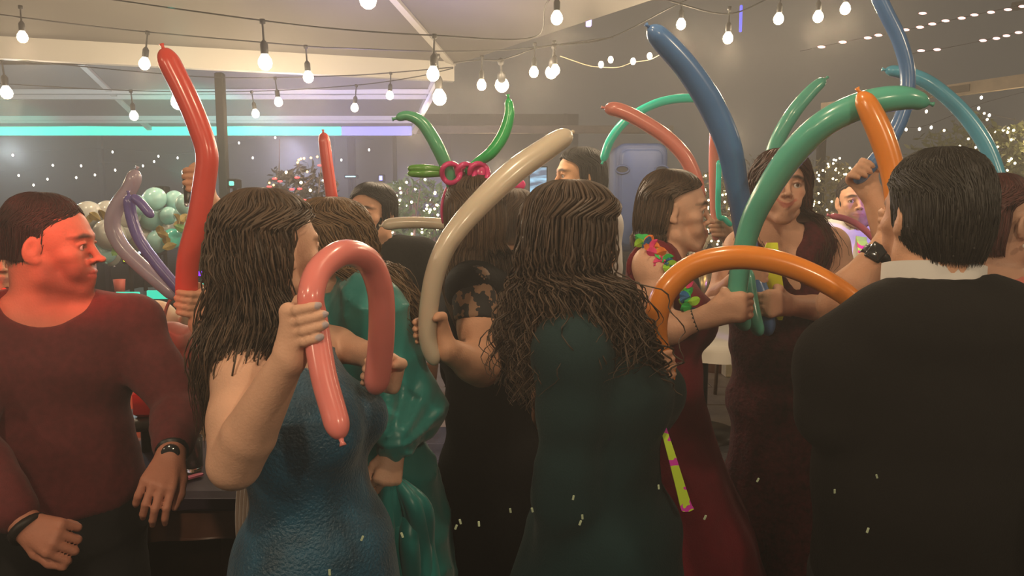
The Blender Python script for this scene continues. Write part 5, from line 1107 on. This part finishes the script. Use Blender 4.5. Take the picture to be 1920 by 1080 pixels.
lv = empty('leaf_spray', at(300, 440, 3.82), 'golden and green leaves tucked along the balloon garland', 'leaves')
for i, (x, y) in enumerate([(165, 410), (178, 406), (190, 402), (300, 432), (305, 440), (312, 452), (318, 462), (332, 410), (336, 420), (346, 408), (352, 412), (340, 428), (390, 436), (398, 440), (392, 446), (404, 438), (384, 450), (210, 466), (218, 470)]):
    c = at(x, y, 3.78); L = .055+.02*rg.random(); t = np.linspace(0, 1, 7); wd = np.sin(t*math.pi)**.7*.02; Rm = rotz(rg.uniform(-.7, .7))@roty(rg.uniform(0, 6.28))@rotx(rg.uniform(-.5, .5))
    A = np.stack([-wd, .01*np.sin(t*3), t*L-L/2], 1)@Rm.T+c; B = np.stack([wd, .01*np.sin(t*3), t*L-L/2], 1)@Rm.T+c; M = np.stack([0*wd, .01*np.sin(t*3)-.006, t*L-L/2], 1)@Rm.T+c
    G().quadstrip(A, M).quadstrip(M, B).obj('leaf', mat('gold_leaf', (.3, .22, .06), .5) if i < 11 else mat('fresh_leaf', (.14, .3, .08), .5), lv, smooth=False)

# ------------------------------------------------------------------ beer bottle in the raised hand
b = at(364, 388, 1.99); g = G(); g.lathe(b, [(.0005, .0), (.021, .0), (.024, .005), (.027, .095), (.0245, .095), (.0215, .012), (.0005, .011)], 22)
bo = g.obj('drink_glass', mat('clear_glass', (.95, .93, .9), .05, trans=.9), label='amber drink in a slim glass held in the raised hand beside the tall red balloon', cat='glass')
g = G(); g.lathe(b, [(.0005, .012), (.021, .012), (.024, .08), (.0005, .08)], 22); g.obj('drink', mat('amber_drink', (.35, .13, .02), .1, spec=.5), bo)

# ------------------------------------------------------------------ speaker
c = at(1195, 342, 4.4); sp = empty('speaker', (c[0], 4.4, 0), 'blue-lit plastic loudspeaker on a pole stand behind the leaf lei', 'speaker')
bx = mat('speaker_plastic', (.025, .045, .11), .5, bump=.2, bscale=200)
def rounded_slab(w, h, r, y0, y1, c, n=8, inset=0):
    P = []
    for sx, sz, a0 in ((1, 1, 0), (-1, 1, 90), (-1, -1, 180), (1, -1, 270)):
        for k in range(n): a = R(a0+90*k/(n-1)); P.append((sx*(w/2-r)+r*math.cos(a), sz*(h/2-r)+r*math.sin(a)))
    P = np.array(P); m = len(P); g = G(); rings = [(y0+.02, 0), (y0+.004, .008), (y0, .02), (y0, .5)]; V = []
    def ring(y, ins): s = np.array([1-ins*2/w, 1-ins*2/h]) if ins < .4 else np.array([.01, .01]); return np.stack([P[:, 0]*s[0], np.full(m, y), P[:, 1]*s[1]], 1)
    seq = [ring(y0, .5), ring(y0, .02), ring(y0+.006, .006), ring(y0+.02, 0), ring(y1-.02, 0), ring(y1, .02), ring(y1, .5)]
    V = np.concatenate(seq)+c; j = np.arange(m)[None]; j2 = (j+1) % m; i = np.arange(len(seq)-1)[:, None]*m
    return g.add(V, np.stack([i+j, i+j2, i+m+j2, i+m+j], -1).reshape(-1, 4))
top = at(1195, 272, 4.4)[2]; H_ = .62; cc = V3(c[0], 4.4, top-H_/2)
rounded_slab(.3, H_, .06, -.14, .14, cc).obj('cabinet', bx, sp)
rounded_slab(.25, H_-.06, .045, -.15, -.13, cc).obj('rear_panel', mat('speaker_panel', (.03, .055, .13), .45), sp)
for q in (-1, 1):
    g = G(); a = np.linspace(0, 2*math.pi, 20); P = cc+np.stack([q*.112+.038*np.cos(a), np.full(20, -.152), .16+.022*np.sin(a)], 1); g.tube(P, .006, 8, cap=False); hd = g.obj('handle', bx, sp)
    g = G(); g.lathe(cc+V3(q*.112, -.1515, .16), [(.0005, 0), (1, 0)], 18, rot=np.array([[.036, 0, 0], [0, 0, -1], [0, .02, 0]])); g.obj('handle_recess', mat('deep_black', (.008,)*3, .6), sp)
G().tube([V3(c[0], 4.4, .55), V3(c[0], 4.4, top-H_)], .018, 12).obj('pole', dsteel, sp)
for k in range(3): a = k*2.09+.4; G().tube([V3(c[0], 4.4, .6), V3(c[0]+.42*math.cos(a), 4.4+.42*math.sin(a), .015)], .012, 8).obj('leg', dsteel, sp)

# ------------------------------------------------------------------ lit screen in the background
c = at(1009, 342, 6.0); sc_ = empty('screen', (c[0], 6.0, 0), 'small upright blue lit screen beside the cream balloon', 'screen')
m = mat('screen_picture', (.05, .1, .2), .3, emit=(.3, .6, .9), es=.9); nt = m.node_tree; bs = nt.nodes['Principled BSDF']
tcn = nt.nodes.new('ShaderNodeTexCoord'); mpn = nt.nodes.new('ShaderNodeMapping'); mpn.inputs['Scale'].default_value = (6, 6, 26); nz = nt.nodes.new('ShaderNodeTexNoise'); nz.inputs['Scale'].default_value = 1; rr_ = nt.nodes.new('ShaderNodeValToRGB')
rr_.color_ramp.elements[0].position = .42; rr_.color_ramp.elements[0].color = (.02, .06, .14, 1); rr_.color_ramp.elements[1].position = .62; rr_.color_ramp.elements[1].color = (.35, .7, .95, 1)
nt.links.new(tcn.outputs['Object'], mpn.inputs[0]); nt.links.new(mpn.outputs[0], nz.inputs['Vector']); nt.links.new(nz.outputs['Fac'], rr_.inputs[0]); nt.links.new(rr_.outputs[0], bs.inputs['Emission Color'])
G().box(c, (.15, .03, .26), bevel=.006).obj('casing', dsteel, sc_, smooth=False); G().box(c-V3(0, .018, 0), (.132, .004, .235)).obj('display', m, sc_, smooth=False)
G().tube([V3(c[0], 6.0, 0.02), c-V3(0, 0, .13)], .02, 10).obj('pole', dsteel, sc_); G().lathe((c[0], 6., 0), [(.0005, .03), (.16, .02), (.17, 0)], 20).obj('base', dsteel, sc_)

# ------------------------------------------------------------------ trees and shrubs with fairy lights
def tree(x, Y, z0, z1, rx, label, leafc, seed, nl=70, nb=3, n=1500, trunkc=(.2, .14, .12), lc=(1, .82, .5), ls=.011, sp=1., lsize=.035, lits=7, flabel=''):
    rg = np.random.default_rng(seed); root = empty('tree', (x, Y, 0), label, 'tree', 'small trees wound with fairy lights'); zc = (z0+z1)/2; h = (z1-z0)/2
    g = G(); tips = []
    for k in range(nb):
        a = k*2*math.pi/nb+rg.uniform(0, 1); e = V3(x+rx*.6*math.cos(a), Y+rx*.5*math.sin(a), zc+h*.3); b_ = V3(x+.03*math.cos(a), Y, .3); md = (e+b_)/2+V3(rg.uniform(-.05, .05), 0, .0)
        g.tube(spline([V3(x, Y, .25), b_, md, e], 18), np.linspace(.028, .008, 18), 7); tips.append((md, e))
        for j in range(4): q = md+(e-md)*rg.random(); g.tube(spline([q, q+rg.normal(0, .08, 3)+V3(0, 0, .1), q+rg.normal(0, .16, 3)+V3(0, 0, .22)], 8), np.linspace(.01, .003, 8), 5)
    g.obj('trunk', mat('bark_%d' % seed, trunkc, .8, noise=.3), root)
    g = G(); g.lathe((x, Y, 0), [(.0005, 0), (.16, 0), (.2, .3), (.21, .32), (.18, .32), (.17, .26), (.0005, .26)], 24); g.obj('pot', mat('clay_pot', (.25, .13, .08), .7), root)
    D = rg.normal(0, 1, (n, 3)); D /= np.linalg.norm(D, axis=1)[:, None]; D *= rg.uniform(.25, 1, (n, 1))**.5; lump = 1+.22*np.sin(D[:, :1]*7+seed)*np.cos(D[:, 2:]*6)
    Cc = V3(x, Y, zc)+D*lump*V3(rx, rx*.8, h); u = rg.normal(0, 1, (n, 3)); u /= np.linalg.norm(u, axis=1)[:, None]; w = np.cross(u, rg.normal(0, 1, (n, 3))); w /= np.linalg.norm(w, axis=1)[:, None]
    s = lsize*rg.uniform(.6, 1.3, (n, 1)); v = np.stack([Cc-u*s, Cc+w*s*.32, Cc+u*s, Cc-w*s*.32], 1).reshape(-1, 3)
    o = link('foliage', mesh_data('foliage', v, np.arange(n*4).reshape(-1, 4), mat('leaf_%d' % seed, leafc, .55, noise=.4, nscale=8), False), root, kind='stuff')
    ft = empty('fairy_lights', (x, Y, z0), flabel or ('fairy lights wound through the '+label), 'fairy lights', 'fairy lights in the trees'); me = BULB.get(('f', ls))
    if me is None:
        q = G(); q.ball((0, 0, 0), ls, 6, 5); me = BULB[('f', ls)] = q.data('bulb', mat('fairy_bulb', (1, .85, .6), .4, emit=lc, es=lits), True)
    pts = []
    for k in range(nl):
        d = rg.normal(0, 1, 3); d = unit(d); d[1] = -abs(d[1]); p = V3(x, Y, zc)+d*V3(rx, rx*.8, h)*rg.uniform(.55, 1.04)*sp; pts.append(p); shared('bulb', me, ft, p)
    pts = sorted(pts, key=lambda p: (round(p[2]*5), p[0])); G().tube(spline(pts, nl*3), .0015, 3, cap=False).obj('wire', mat('wire', (.1, .07, .03), .6), ft)
c = at(775, 405, 6.2); tree(c[0], 6.2, 1.22, 1.88, .33, 'pale green potted tree left of the lace dress', (.16, .27, .17), 1, 60, 4, 1300, trunkc=(.35, .22, .3))
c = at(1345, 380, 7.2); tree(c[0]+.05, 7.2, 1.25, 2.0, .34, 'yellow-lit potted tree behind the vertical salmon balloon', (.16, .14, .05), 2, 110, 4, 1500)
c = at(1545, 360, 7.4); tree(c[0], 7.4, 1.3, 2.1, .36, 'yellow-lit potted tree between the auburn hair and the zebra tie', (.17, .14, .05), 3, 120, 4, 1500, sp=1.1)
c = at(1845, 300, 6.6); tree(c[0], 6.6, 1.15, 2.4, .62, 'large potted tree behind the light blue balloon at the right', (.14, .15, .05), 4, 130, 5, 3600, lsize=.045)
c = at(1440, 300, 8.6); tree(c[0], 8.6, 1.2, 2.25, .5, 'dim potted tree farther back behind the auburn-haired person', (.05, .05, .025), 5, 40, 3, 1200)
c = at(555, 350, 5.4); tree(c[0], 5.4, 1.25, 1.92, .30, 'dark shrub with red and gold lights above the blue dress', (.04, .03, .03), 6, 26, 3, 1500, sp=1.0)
g = G(); cc = at(560, 355, 5.1); rg = np.random.default_rng(4); rl = empty('fairy_lights', cc, 'red and gold accent lights on the dark shrub', 'fairy lights', 'fairy lights in the trees')
q = G(); q.ball((0, 0, 0), (.018, .006, .007), 8, 5); rm = q.data('bulb', mat('red_bulb', (1, .1, .1), .4, emit=(1, .03, .04), es=3)); q = G(); q.ball((0, 0, 0), (.008, .008, .008), 6, 5); gmn = q.data('bulb', mat('gold_bulb', (1, .7, .2), .4, emit=(1, .6, .2), es=3))
for x, y in ((532, 359), (547, 355), (562, 354), (557, 333), (505, 350), (515, 335), (600, 310), (525, 340), (570, 375)): shared('bulb', rm, rl, at(x, y, 5.08))
for x, y in ((560, 300), (564, 298), (570, 297), (558, 305), (583, 296), (617, 382), (595, 294), (505, 343), (513, 347), (576, 322)): shared('bulb', gmn, rl, at(x, y, 5.08))

# ------------------------------------------------------------------ lit spots and glints in the background, built as added lamp heads
def fixture(x, y, Y, col, es, label, w=.05, h=.05, zf=2.5):
    c = at(x, y, Y); r = empty('lit_spot', c, label, 'lamp'); G().box(c+V3(0, .05, 0), (w+.03, .09, h+.03), bevel=.006).obj('housing', dsteel, r, smooth=False)
    G().box(c, (w, .012, h), bevel=.004).obj('lens', mat('lens_%d_%d' % (x, y), col, .3, emit=col, es=es), r, smooth=False)
    G().tube([c+V3(0, .05, 0), V3(c[0], c[1]+.05, 0.0)], .012, 6).obj('stand', dsteel, r)
fixture(297, 358, 4.6, (.1, .8, .6), .9, 'small square cyan light above the balloon garland', .03, .03); fixture(434, 344, 4.6, (.15, .8, .65), .8, 'small square cyan light right of the raised glass', .028, .028)
fixture(375, 513, 4.6, (.2, .02, 1), 1.6, 'small violet-blue light beside the red balloon', .035, .03); fixture(236, 482, 4.4, (.75, 1, .03), 2.2, 'small yellow-green light below the balloon garland', .03, .055)
fixture(262, 472, 4.5, (.6, .8, 1), 3, 'small white glint built as a lamp head below the garland, left one', .018, .02); fixture(290, 470, 4.5, (.6, .8, 1), 3, 'small white glint built as a lamp head below the garland, right one', .018, .03)
fixture(657, 331, 8, (.3, .8, .7), .9, 'thin pale green light bar above the bronze hair', .11, .012); fixture(714, 334, 8, (.25, .3, 1), 1.0, 'small blue light above the pale green tree', .035, .05)
fixture(61, 368, 6, (.7, .6, .45), .6, 'small cream light above the cropped black hair', .045, .028)

# ------------------------------------------------------------------ bar counter with turquoise light
bc = empty('bar_counter', (at(310, 550, 4.3)[0], 4.5, 0), 'dark bar counter with a turquoise-lit edge behind the red-lit hand', 'counter')
c0 = at(205, 556, 4.25); c1 = at(345, 552, 4.25); G().box(((c0[0]+c1[0])/2+.1, 4.5, c0[2]-.02), (c1[0]-c0[0]+.35, .5, .04), bevel=.006).obj('worktop', mat('dark_worktop', (.05, .05, .05), .3), bc, smooth=False)
G().box(((c0[0]+c1[0])/2+.1, 4.5, (c0[2]-.04)/2), (c1[0]-c0[0]+.25, .42, c0[2]-.04), bevel=.006).obj('cabinet', mat('dark_panel', (.03, .03, .03), .6), bc, smooth=False)
led = mat('turquoise_strip', (.05, .8, .6), .4, emit=(.03, .62, .42), es=.9)
for xa, xb, ya, w in ((218, 262, 556, .045), (276, 325, 554, .05), (362, 402, 541, .05)):
    a, b = at(xa, ya, 4.23), at(xb, ya-3, 4.23); G().box((a+b)/2, (b[0]-a[0], .012, w), bevel=.003).obj('glow_strip', led, bc, smooth=False)
g = G(); e = at(225, 552, 4.35); g.lathe((e[0], 4.35, c0[2]), [(.0005, 0), (.026, 0), (.034, .09), (.031, .09), (.024, .008), (.0005, .006)], 18); g.obj('cup', mat('red_cup', (.7, .12, .08), .4), label='red cup standing on the bar counter', cat='cup')

# ------------------------------------------------------------------ padded chairs and bag between the sweater and the blue dress
def padded_chair(x, Y, rz, label, z=1.16):
    r = empty('padded_chair', (x, Y, 0), label, 'chair', 'cream padded chairs'); Rm = rotz(rz); b = V3(x, Y, 0); cm = mat('cream_leather', (.56, .44, .30), .5, bump=.2, bscale=12)
    S = SDF(); f = lambda *p: b+Rm@V3(*p)
    for q in (-.1, .1): S.cone(f(q, .2, z-.06), f(q*1.2, .16, .62), .1, .11, .015, side=Rm@V3(0, 1, 0), ka=.55)
    finish(S, 'backrest', cm, r, .014); S = SDF()
    S.cone(f(-.12, 0, .5), f(.12, 0, .5), .2, .2, .02, side=V3(0, 0, 1), ka=.33); finish(S, 'seat', cm, r, .014)
    for sx in (-1, 1):
        for sy in (-1, 1): G().tube([f(sx*.17, sy*.15, .46), f(sx*.2, sy*.19, 0)], [.018, .012], 8).obj('leg', dsteel, r)
padded_chair(at(312, 640, 2.95)[0], 2.95, .15, 'cream padded chair right behind the maroon sleeve', 1.17); padded_chair(at(372, 640, 3.2)[0], 3.2, -.3, 'cream padded chair farther back near the long brown hair', 1.08)
c = at(335, 655, 2.62); hb_ = empty('handbag', c-V3(0, 0, .1), 'rosy handbag hanging against the cream chair', 'bag'); S = SDF(); S.cone(c+V3(-.06, 0, 0), c+V3(.06, 0, 0), .07, .06, .02, side=V3(0, 1, 0), ka=.5); S.cone(c+V3(-.03, 0, .06), c+V3(.02, 0, .03), .035, .05, .03); wrinkle(S, .004, 30, 30)
finish(S, 'body', mat('rose_leather', (.3, .11, .085), .45), hb_, .009); G().box(c-V3(0, 0.0, .085), (.15, .07, .035), bevel=.008).obj('base', mat('deep_black', (.008,)*3), hb_, smooth=False)
a_ = np.linspace(0, math.pi, 14); G().tube(c+np.stack([.05*np.cos(a_), 0*a_, .06+.13*np.sin(a_)], 1), .006, 8).obj('strap', mat('rose_leather', (.3, .11, .085)), hb_)

# ------------------------------------------------------------------ low table with cloths
tx0, tx1, ty0, ty1, tz = -1.62, -.80, 2.12, 2.66, .75
tb = empty('table', ((tx0+tx1)/2, (ty0+ty1)/2, 0), 'small table with a dark wooden frame beside the blue dress', 'table'); wd_ = mat('dark_wood', (.022, .014, .010), .35, noise=.3, nscale=8)
G().box(((tx0+tx1)/2, (ty0+ty1)/2, tz-.02), (tx1-tx0, ty1-ty0, .04), bevel=.006).obj('tabletop', wd_, tb, smooth=False); G().box(((tx0+tx1)/2, ty0+.05, tz-.3), (tx1-tx0-.1, .03, .5), bevel=.006).obj('front_panel', wd_, tb, smooth=False)
for x in (tx0+.05, tx1-.05):
    for y in (ty0+.05, ty1-.05): G().box((x, y, (tz-.04)/2), (.06, .06, tz-.04), bevel=.006).obj('leg', wd_, tb, smooth=False)
def drape(x0, x1, ytop, y0, zt, zb, amp, nf, m, name, label, seed=0, n=60):
    u = np.linspace(0, 1, n); rows = [(ytop, zt+.003, 0), (y0+.02, zt+.004, 0), (y0-.008, zt-.006, .2)]+[(y0-.016-.01*k/8, zt-(zt-zb)*k/8, k/8) for k in range(1, 9)]; A = []
    for y, z, k in rows: A.append(np.stack([x0+(x1-x0)*u, y-amp*k*(1+np.sin(u*nf+seed+np.sin(u*3)))*.5, np.full(n, z)+(.012*np.sin(u*9+seed)*(k > .95))], 1))
    A = np.array(A); B = A+V3(0, .004, -.003); g = G()
    for i in range(len(A)-1): g.quadstrip(A[i], A[i+1]); g.quadstrip(B[i+1], B[i])
    return g.obj(name, m, label=label, cat='tablecloth')
drape(tx0-.01, tx1+.01, ty1, ty0, tz, tz-.13, .02, 24, mat('rosy_tablecloth', (.17, .075, .05), .35, noise=.3, nscale=10), 'tablecloth', 'rosy tablecloth with a glinting hem over the small table')
drape(tx0+.1, tx1+.005, ty1-.05, ty0-.012, tz+.006, tz-.035, .006, 9, mat('purple_cloth', (.025, .012, .03), .7), 'table_runner', 'dark purple runner lying across the small table')
drape(-1.24, -1.08, ty0+.02, ty0-.02, tz-.01, .05, .03, 20, mat('grey_voile', (.13, .14, .13), .6), 'drape', 'grey voile panel hanging beside the black trousers', 2)
P = spline([at(318, 925, 2.17), at(345, 916, 2.2), at(368, 908, 2.23), at(382, 908, 2.24)], 16); P[:, 2] = tz+.016; u = np.linspace(0, 1, 16); wv = .014*np.sin(u*math.pi)**.5+.002
g = G(); up = V3(0, 1, 0); A, B = P-up*wv[:, None], P+up*wv[:, None]; Dz = V3(0, 0, .006); g.quadstrip(A, B); g.quadstrip(B+Dz, A+Dz); g.quadstrip(A+Dz, A); g.quadstrip(B, B+Dz); g.obj('napkin', mat('pink_napkin', (.85, .22, .35), .6), label='folded pink napkin on the dark purple runner', cat='napkin')
c = at(362, 872, 2.3); g = G(); g.lathe((c[0], 2.3, tz+.012), [(.0005, .0), (.026, 0), (.03, .01), (.032, .11), (.029, .11), (.027, .012), (.0005, .012)], 22); vh = g.obj('candle_glass', mat('clear_glass', (.95, .93, .9), .05, trans=.9), label='candle glass glowing gold on the small table', cat='candle')
g = G(); g.lathe((c[0], 2.3, tz+.026), [(.0005, 0), (.022, 0), (.022, .04), (.0005, .042)], 16); g.obj('candle', mat('candle_wax', (.9, .7, .4), .5, emit=(1, .62, .22), es=.6), vh)
g = G(); g.lathe((c[0], 2.3, tz+.068), [(.0005, 0), (.006, .008), (.004, .02), (.0005, .032)], 10); g.obj('flame', mat('flame', (1, .8, .4), .5, emit=(1, .72, .3), es=14), vh)
c = at(272, 745, 2.5); g = G(); g.box(c-V3(0, 0, .02), (.07, .05, .09), bevel=.01); rb = g.obj('gift_bag', mat('red_paper', (.4, .025, .025), .6), smooth=False, label='small red paper bag glimpsed between the sweater and its sleeve', cat='bag')
zb = c[2]-.065; G().lathe((c[0], 2.5, 0), [(.0005, zb), (.13, zb), (.13, zb-.02), (.02, zb-.03), (.02, .02), (.12, .01), (.12, 0)], 24).obj('side_table', wd_, label='small round side table under the red paper bag', cat='table')
g = G(); q = c+V3(-.03, -.01, .06); g.box(q, (.02, .02, .07), bevel=.004); g.obj('candle', mat('cream_card', (.8, .55, .3), .5), smooth=False, label='pale upright candle beside the red paper bag', cat='candle')

# ------------------------------------------------------------------ dining table with flowers and chair behind the leaf lei
tc_ = V3(at(1318, 560, 5.1)[0], 5.1, 0); t_ = empty('dining_table', tc_, 'round dining table under a white cloth behind the leaf lei', 'table')
G().lathe(tc_, [(.0005, .742), (.55, .742), (.555, .72), (.0005, .715)], 36).obj('tabletop', wd_, t_); G().tube([tc_+V3(0, 0, .04), tc_+V3(0, 0, .72)], .05, 14).obj('pedestal', wd_, t_); G().lathe(tc_, [(.0005, .05), (.25, .04), (.27, 0)], 24).obj('base', wd_, t_)
n = 72; a = np.arange(n)*2*math.pi/n; V = []
for r, z, w in ((.002, .745, 0), (.3, .745, 0), (.56, .745, 0), (.572, .738, .1), (.578, .70, .5), (.584, .66, 1), (.588, .635, 1)): V.append(np.stack([(r+.02*w*np.sin(a*11))*np.cos(a), (r+.02*w*np.sin(a*11))*np.sin(a), np.full(n, z)], 1)+tc_)
g = G(); j = np.arange(n)[None]; i = np.arange(6)[:, None]*n; g.add(np.concatenate(V), np.stack([i+j, i+(j+1) % n, i+n+(j+1) % n, i+n+j], -1).reshape(-1, 4)); g.obj('tablecloth', mat('white_linen', (.66, .6, .52), .7), label='white linen cloth on the round dining table', cat='tablecloth')
fv = V3(at(1322, 480, 4.9)[0], 4.9, .747); vs = empty('flower_vase', fv, 'tall slim vase of white ruffled flowers on the dining table', 'vase of flowers')
G().lathe(fv, [(.0005, 0), (.06, 0), (.05, .02), (.022, .06), (.02, .3), (.045, .42), (.04, .42), (.015, .3), (.0005, .29)], 20).obj('vase', mat('gold_vase', (.5, .36, .16), .3, .8), vs)
rg = np.random.default_rng(6)
for k in range(16):
    d = unit(rg.normal(0, 1, 3)); c = fv+V3(0, 0, .5)+d*V3(.15, .12, .13); g = G()
    for m_ in range(9):
        ph = m_*2.4; t = np.linspace(0, 1, 5); w = .028*np.sin(t*math.pi*.85+.25); L = .06; Rm = rotz(ph)@rotx(.5+.09*m_); rf = .006*np.sin(t*9+m_)
        A = np.stack([-w, t*L*.7, t*L*.6+rf], 1)@Rm.T+c; B = np.stack([w, t*L*.7, t*L*.6-rf], 1)@Rm.T+c; g.quadstrip(A, B)
    g.obj('flower', mat('white_petals', (.62, .55, .42), .6), vs)
for x, y in ((1334, 452), (1347, 452), (1302, 476), (1345, 458)): 
    q = G(); q.ball((0, 0, 0), .007, 6, 5); me = q.data('bulb', mat('fairy_bulb', (1, .85, .6))); shared('bulb', me, vs, at(x, y, 4.72))
def cross_chair(x, Y, rz, label):
    r = empty('crossback_chair', (x, Y, 0), label, 'chair'); Rm = rotz(rz); f = lambda *p: V3(x, Y, 0)+Rm@V3(*p); wm = mat('brown_chair_wood', (.16, .09, .045), .5, noise=.2)
    for sx in (-1, 1): G().tube(spline([f(sx*.2, .2, 0), f(sx*.19, .19, .45), f(sx*.2, .24, .7), f(sx*.17, .27, .88)], 16), .016, 8).obj('leg', wm, r); G().tube([f(sx*.19, -.19, .44), f(sx*.21, -.2, 0)], .016, 8).obj('leg', wm, r)
    G().tube(spline([f(-.17, .27, .88), f(-.08, .29, .91), f(.08, .29, .91), f(.17, .27, .88)], 14), .017, 8).obj('top_rail', wm, r)
    for sx in (-1, 1): G().tube(spline([f(sx*.18, .22, .5), f(0, .265, .68), f(-sx*.16, .275, .86)], 14), .010, 8).obj('cross_bar', wm, r)
    G().lathe(f(0, 0, 0), [(.0005, .43), (.21, .43), (.22, .445), (.21, .46), (.0005, .462)], 24).obj('seat', wm, r); G().lathe(f(0, 0, 0), [(.0005, .463), (.19, .463), (.205, .48), (.19, .5), (.0005, .503)], 24).obj('cushion', mat('white_cushion', (.7, .66, .6), .7), r)
    for sx in (-1, 1): G().tube(spline([f(sx*.2, -.19, .3), f(sx*.15, -.19, .4), f(0, -.19, .43)], 8), .008, 6).obj('brace', wm, r)
c = at(1362, 655, 5.95); cross_chair(c[0]+.02, 5.95, 2.4, 'brown cross-back wooden chair with white cushion seen between the burgundy dresses')
# low pale ledge with a small block far behind
a = at(1352, 412, 6.9); b = at(1602, 405, 6.9); lg = empty('ledge', ((a[0]+b[0])/2, 6.95, 0), 'pale stone ledge on piers behind the auburn hair', 'ledge'); lm = mat('pale_stone', (.55, .45, .28), .7, noise=.15)
G().box(((a[0]+b[0])/2, 6.95, a[2]-.02), (b[0]-a[0], .16, .085), bevel=.008).obj('coping', lm, lg, smooth=False)
for x in (a[0]+.15, b[0]-.15): G().box((x, 6.95, (a[2]-.06)/2), (.14, .14, a[2]-.06), bevel=.008).obj('pier', lm, lg, smooth=False)
q = at(1566, 396, 6.9); G().box((q[0], 6.9, a[2]+.05), (.06, .06, .05), bevel=.006).obj('block', lm, lg, smooth=False)

# ------------------------------------------------------------------ hanging neon tie
P = spline([at(1228, 745, 1.5), at(1240, 790, 1.49), at(1258, 850, 1.48), at(1275, 910, 1.48), at(1286, 948, 1.48), at(1292, 958, 1.48)], 26); w = np.interp(np.linspace(0, 1, 26), [0, .25, .9, .96, 1], [.006, .006, .0125, .010, .001])
g = G(); X1 = V3(1, 0, .25); D = V3(0, .003, 0); A, B = P-X1*w[:, None], P+X1*w[:, None]; g.quadstrip(A-D, B-D); g.quadstrip(B+D, A+D); g.quadstrip(A+D, A-D); g.quadstrip(B-D, B+D)
g.obj('hanging_necktie', pattern_mat('neon_tie_print', (.62, .85, .06), (.75, .05, .5), 22, c3=(.12, .1, .55), kind='noise', thr=.57), smooth=False, label='narrow neon green patterned tie hanging beside the dark green dress', cat='necktie')

# ------------------------------------------------------------------ pale confetti flakes sticking to the clothes
bpy.context.view_layer.update(); dg = bpy.context.evaluated_depsgraph_get()
g = G(); g.box((0, 0, 0), (.003, .0012, .0075), bevel=.0005); fm = g.data('confetti_flake', mat('confetti', (.42, .5, .34), .3), False)
CW = ['confetti flake on the black dress, second from the dark green dress', 'confetti flake on the black dress closest to the dark green dress', 'highest confetti flake on the front of the dark green dress', 'lowest confetti flake on the dark green dress', 'confetti flake on the black dress, upper one of the left trio', 'confetti flake on the black dress, right one of the left trio', 'leftmost and lowest confetti flake on the black dress', 'confetti flake on the burgundy skirt beside the hanging neon tie', 'upper confetti flake on the right of the blue dress', 'confetti flake on the gathered teal satin skirt', 'lowest confetti flake on the blue dress near the frame bottom', 'confetti flake low on the burgundy skirt, right of the neon tie tip', 'confetti flake on the dark burgundy skirt between the two wearers', 'confetti flake at the left side of the black suit jacket', 'lowest confetti flake on the black suit jacket', 'highest confetti flake on the black suit jacket', 'tiny middle confetti flake on the dark green dress']
where = {'blue': 'the blue dress', 'teal': 'the teal satin skirt', 'lace': 'the black dress', 'green': 'the dark green dress', 'burg': 'the burgundy skirt', 'suit': 'the black suit jacket'}
for i, (x, y, k) in enumerate([(957, 956, 'lace'), (998, 955, 'lace'), (1075, 932, 'green'), (1088, 979, 'green'), (863, 977, 'lace'), (898, 981, 'lace'), (855, 987, 'lace'), (1235, 912, 'burg'), (679, 1008, 'blue'), (754, 1002, 'teal'), (618, 1072, 'blue'), (1322, 969, 'burg'), (1421, 899, 'burg'), (1565, 920, 'suit'), (1627, 993, 'suit'), (1644, 892, 'suit'), (1092, 968, 'green')]):
    d = unit(at(x, y, 1)-V3(0, 0, CAM_Z)); hit, loc, nrm, *_ = SC.ray_cast(dg, Vector((0, 0, CAM_Z)), Vector(d))
    if not hit: continue
    o = bpy.data.objects.new('confetti_flake', fm); COL.objects.link(o); o.location = loc+nrm*.001; o.rotation_euler = (random.uniform(-.2, .2), random.uniform(-.4, .4), 0)
    tag(o, CW[i], 'confetti', 'confetti flakes on '+where[k])
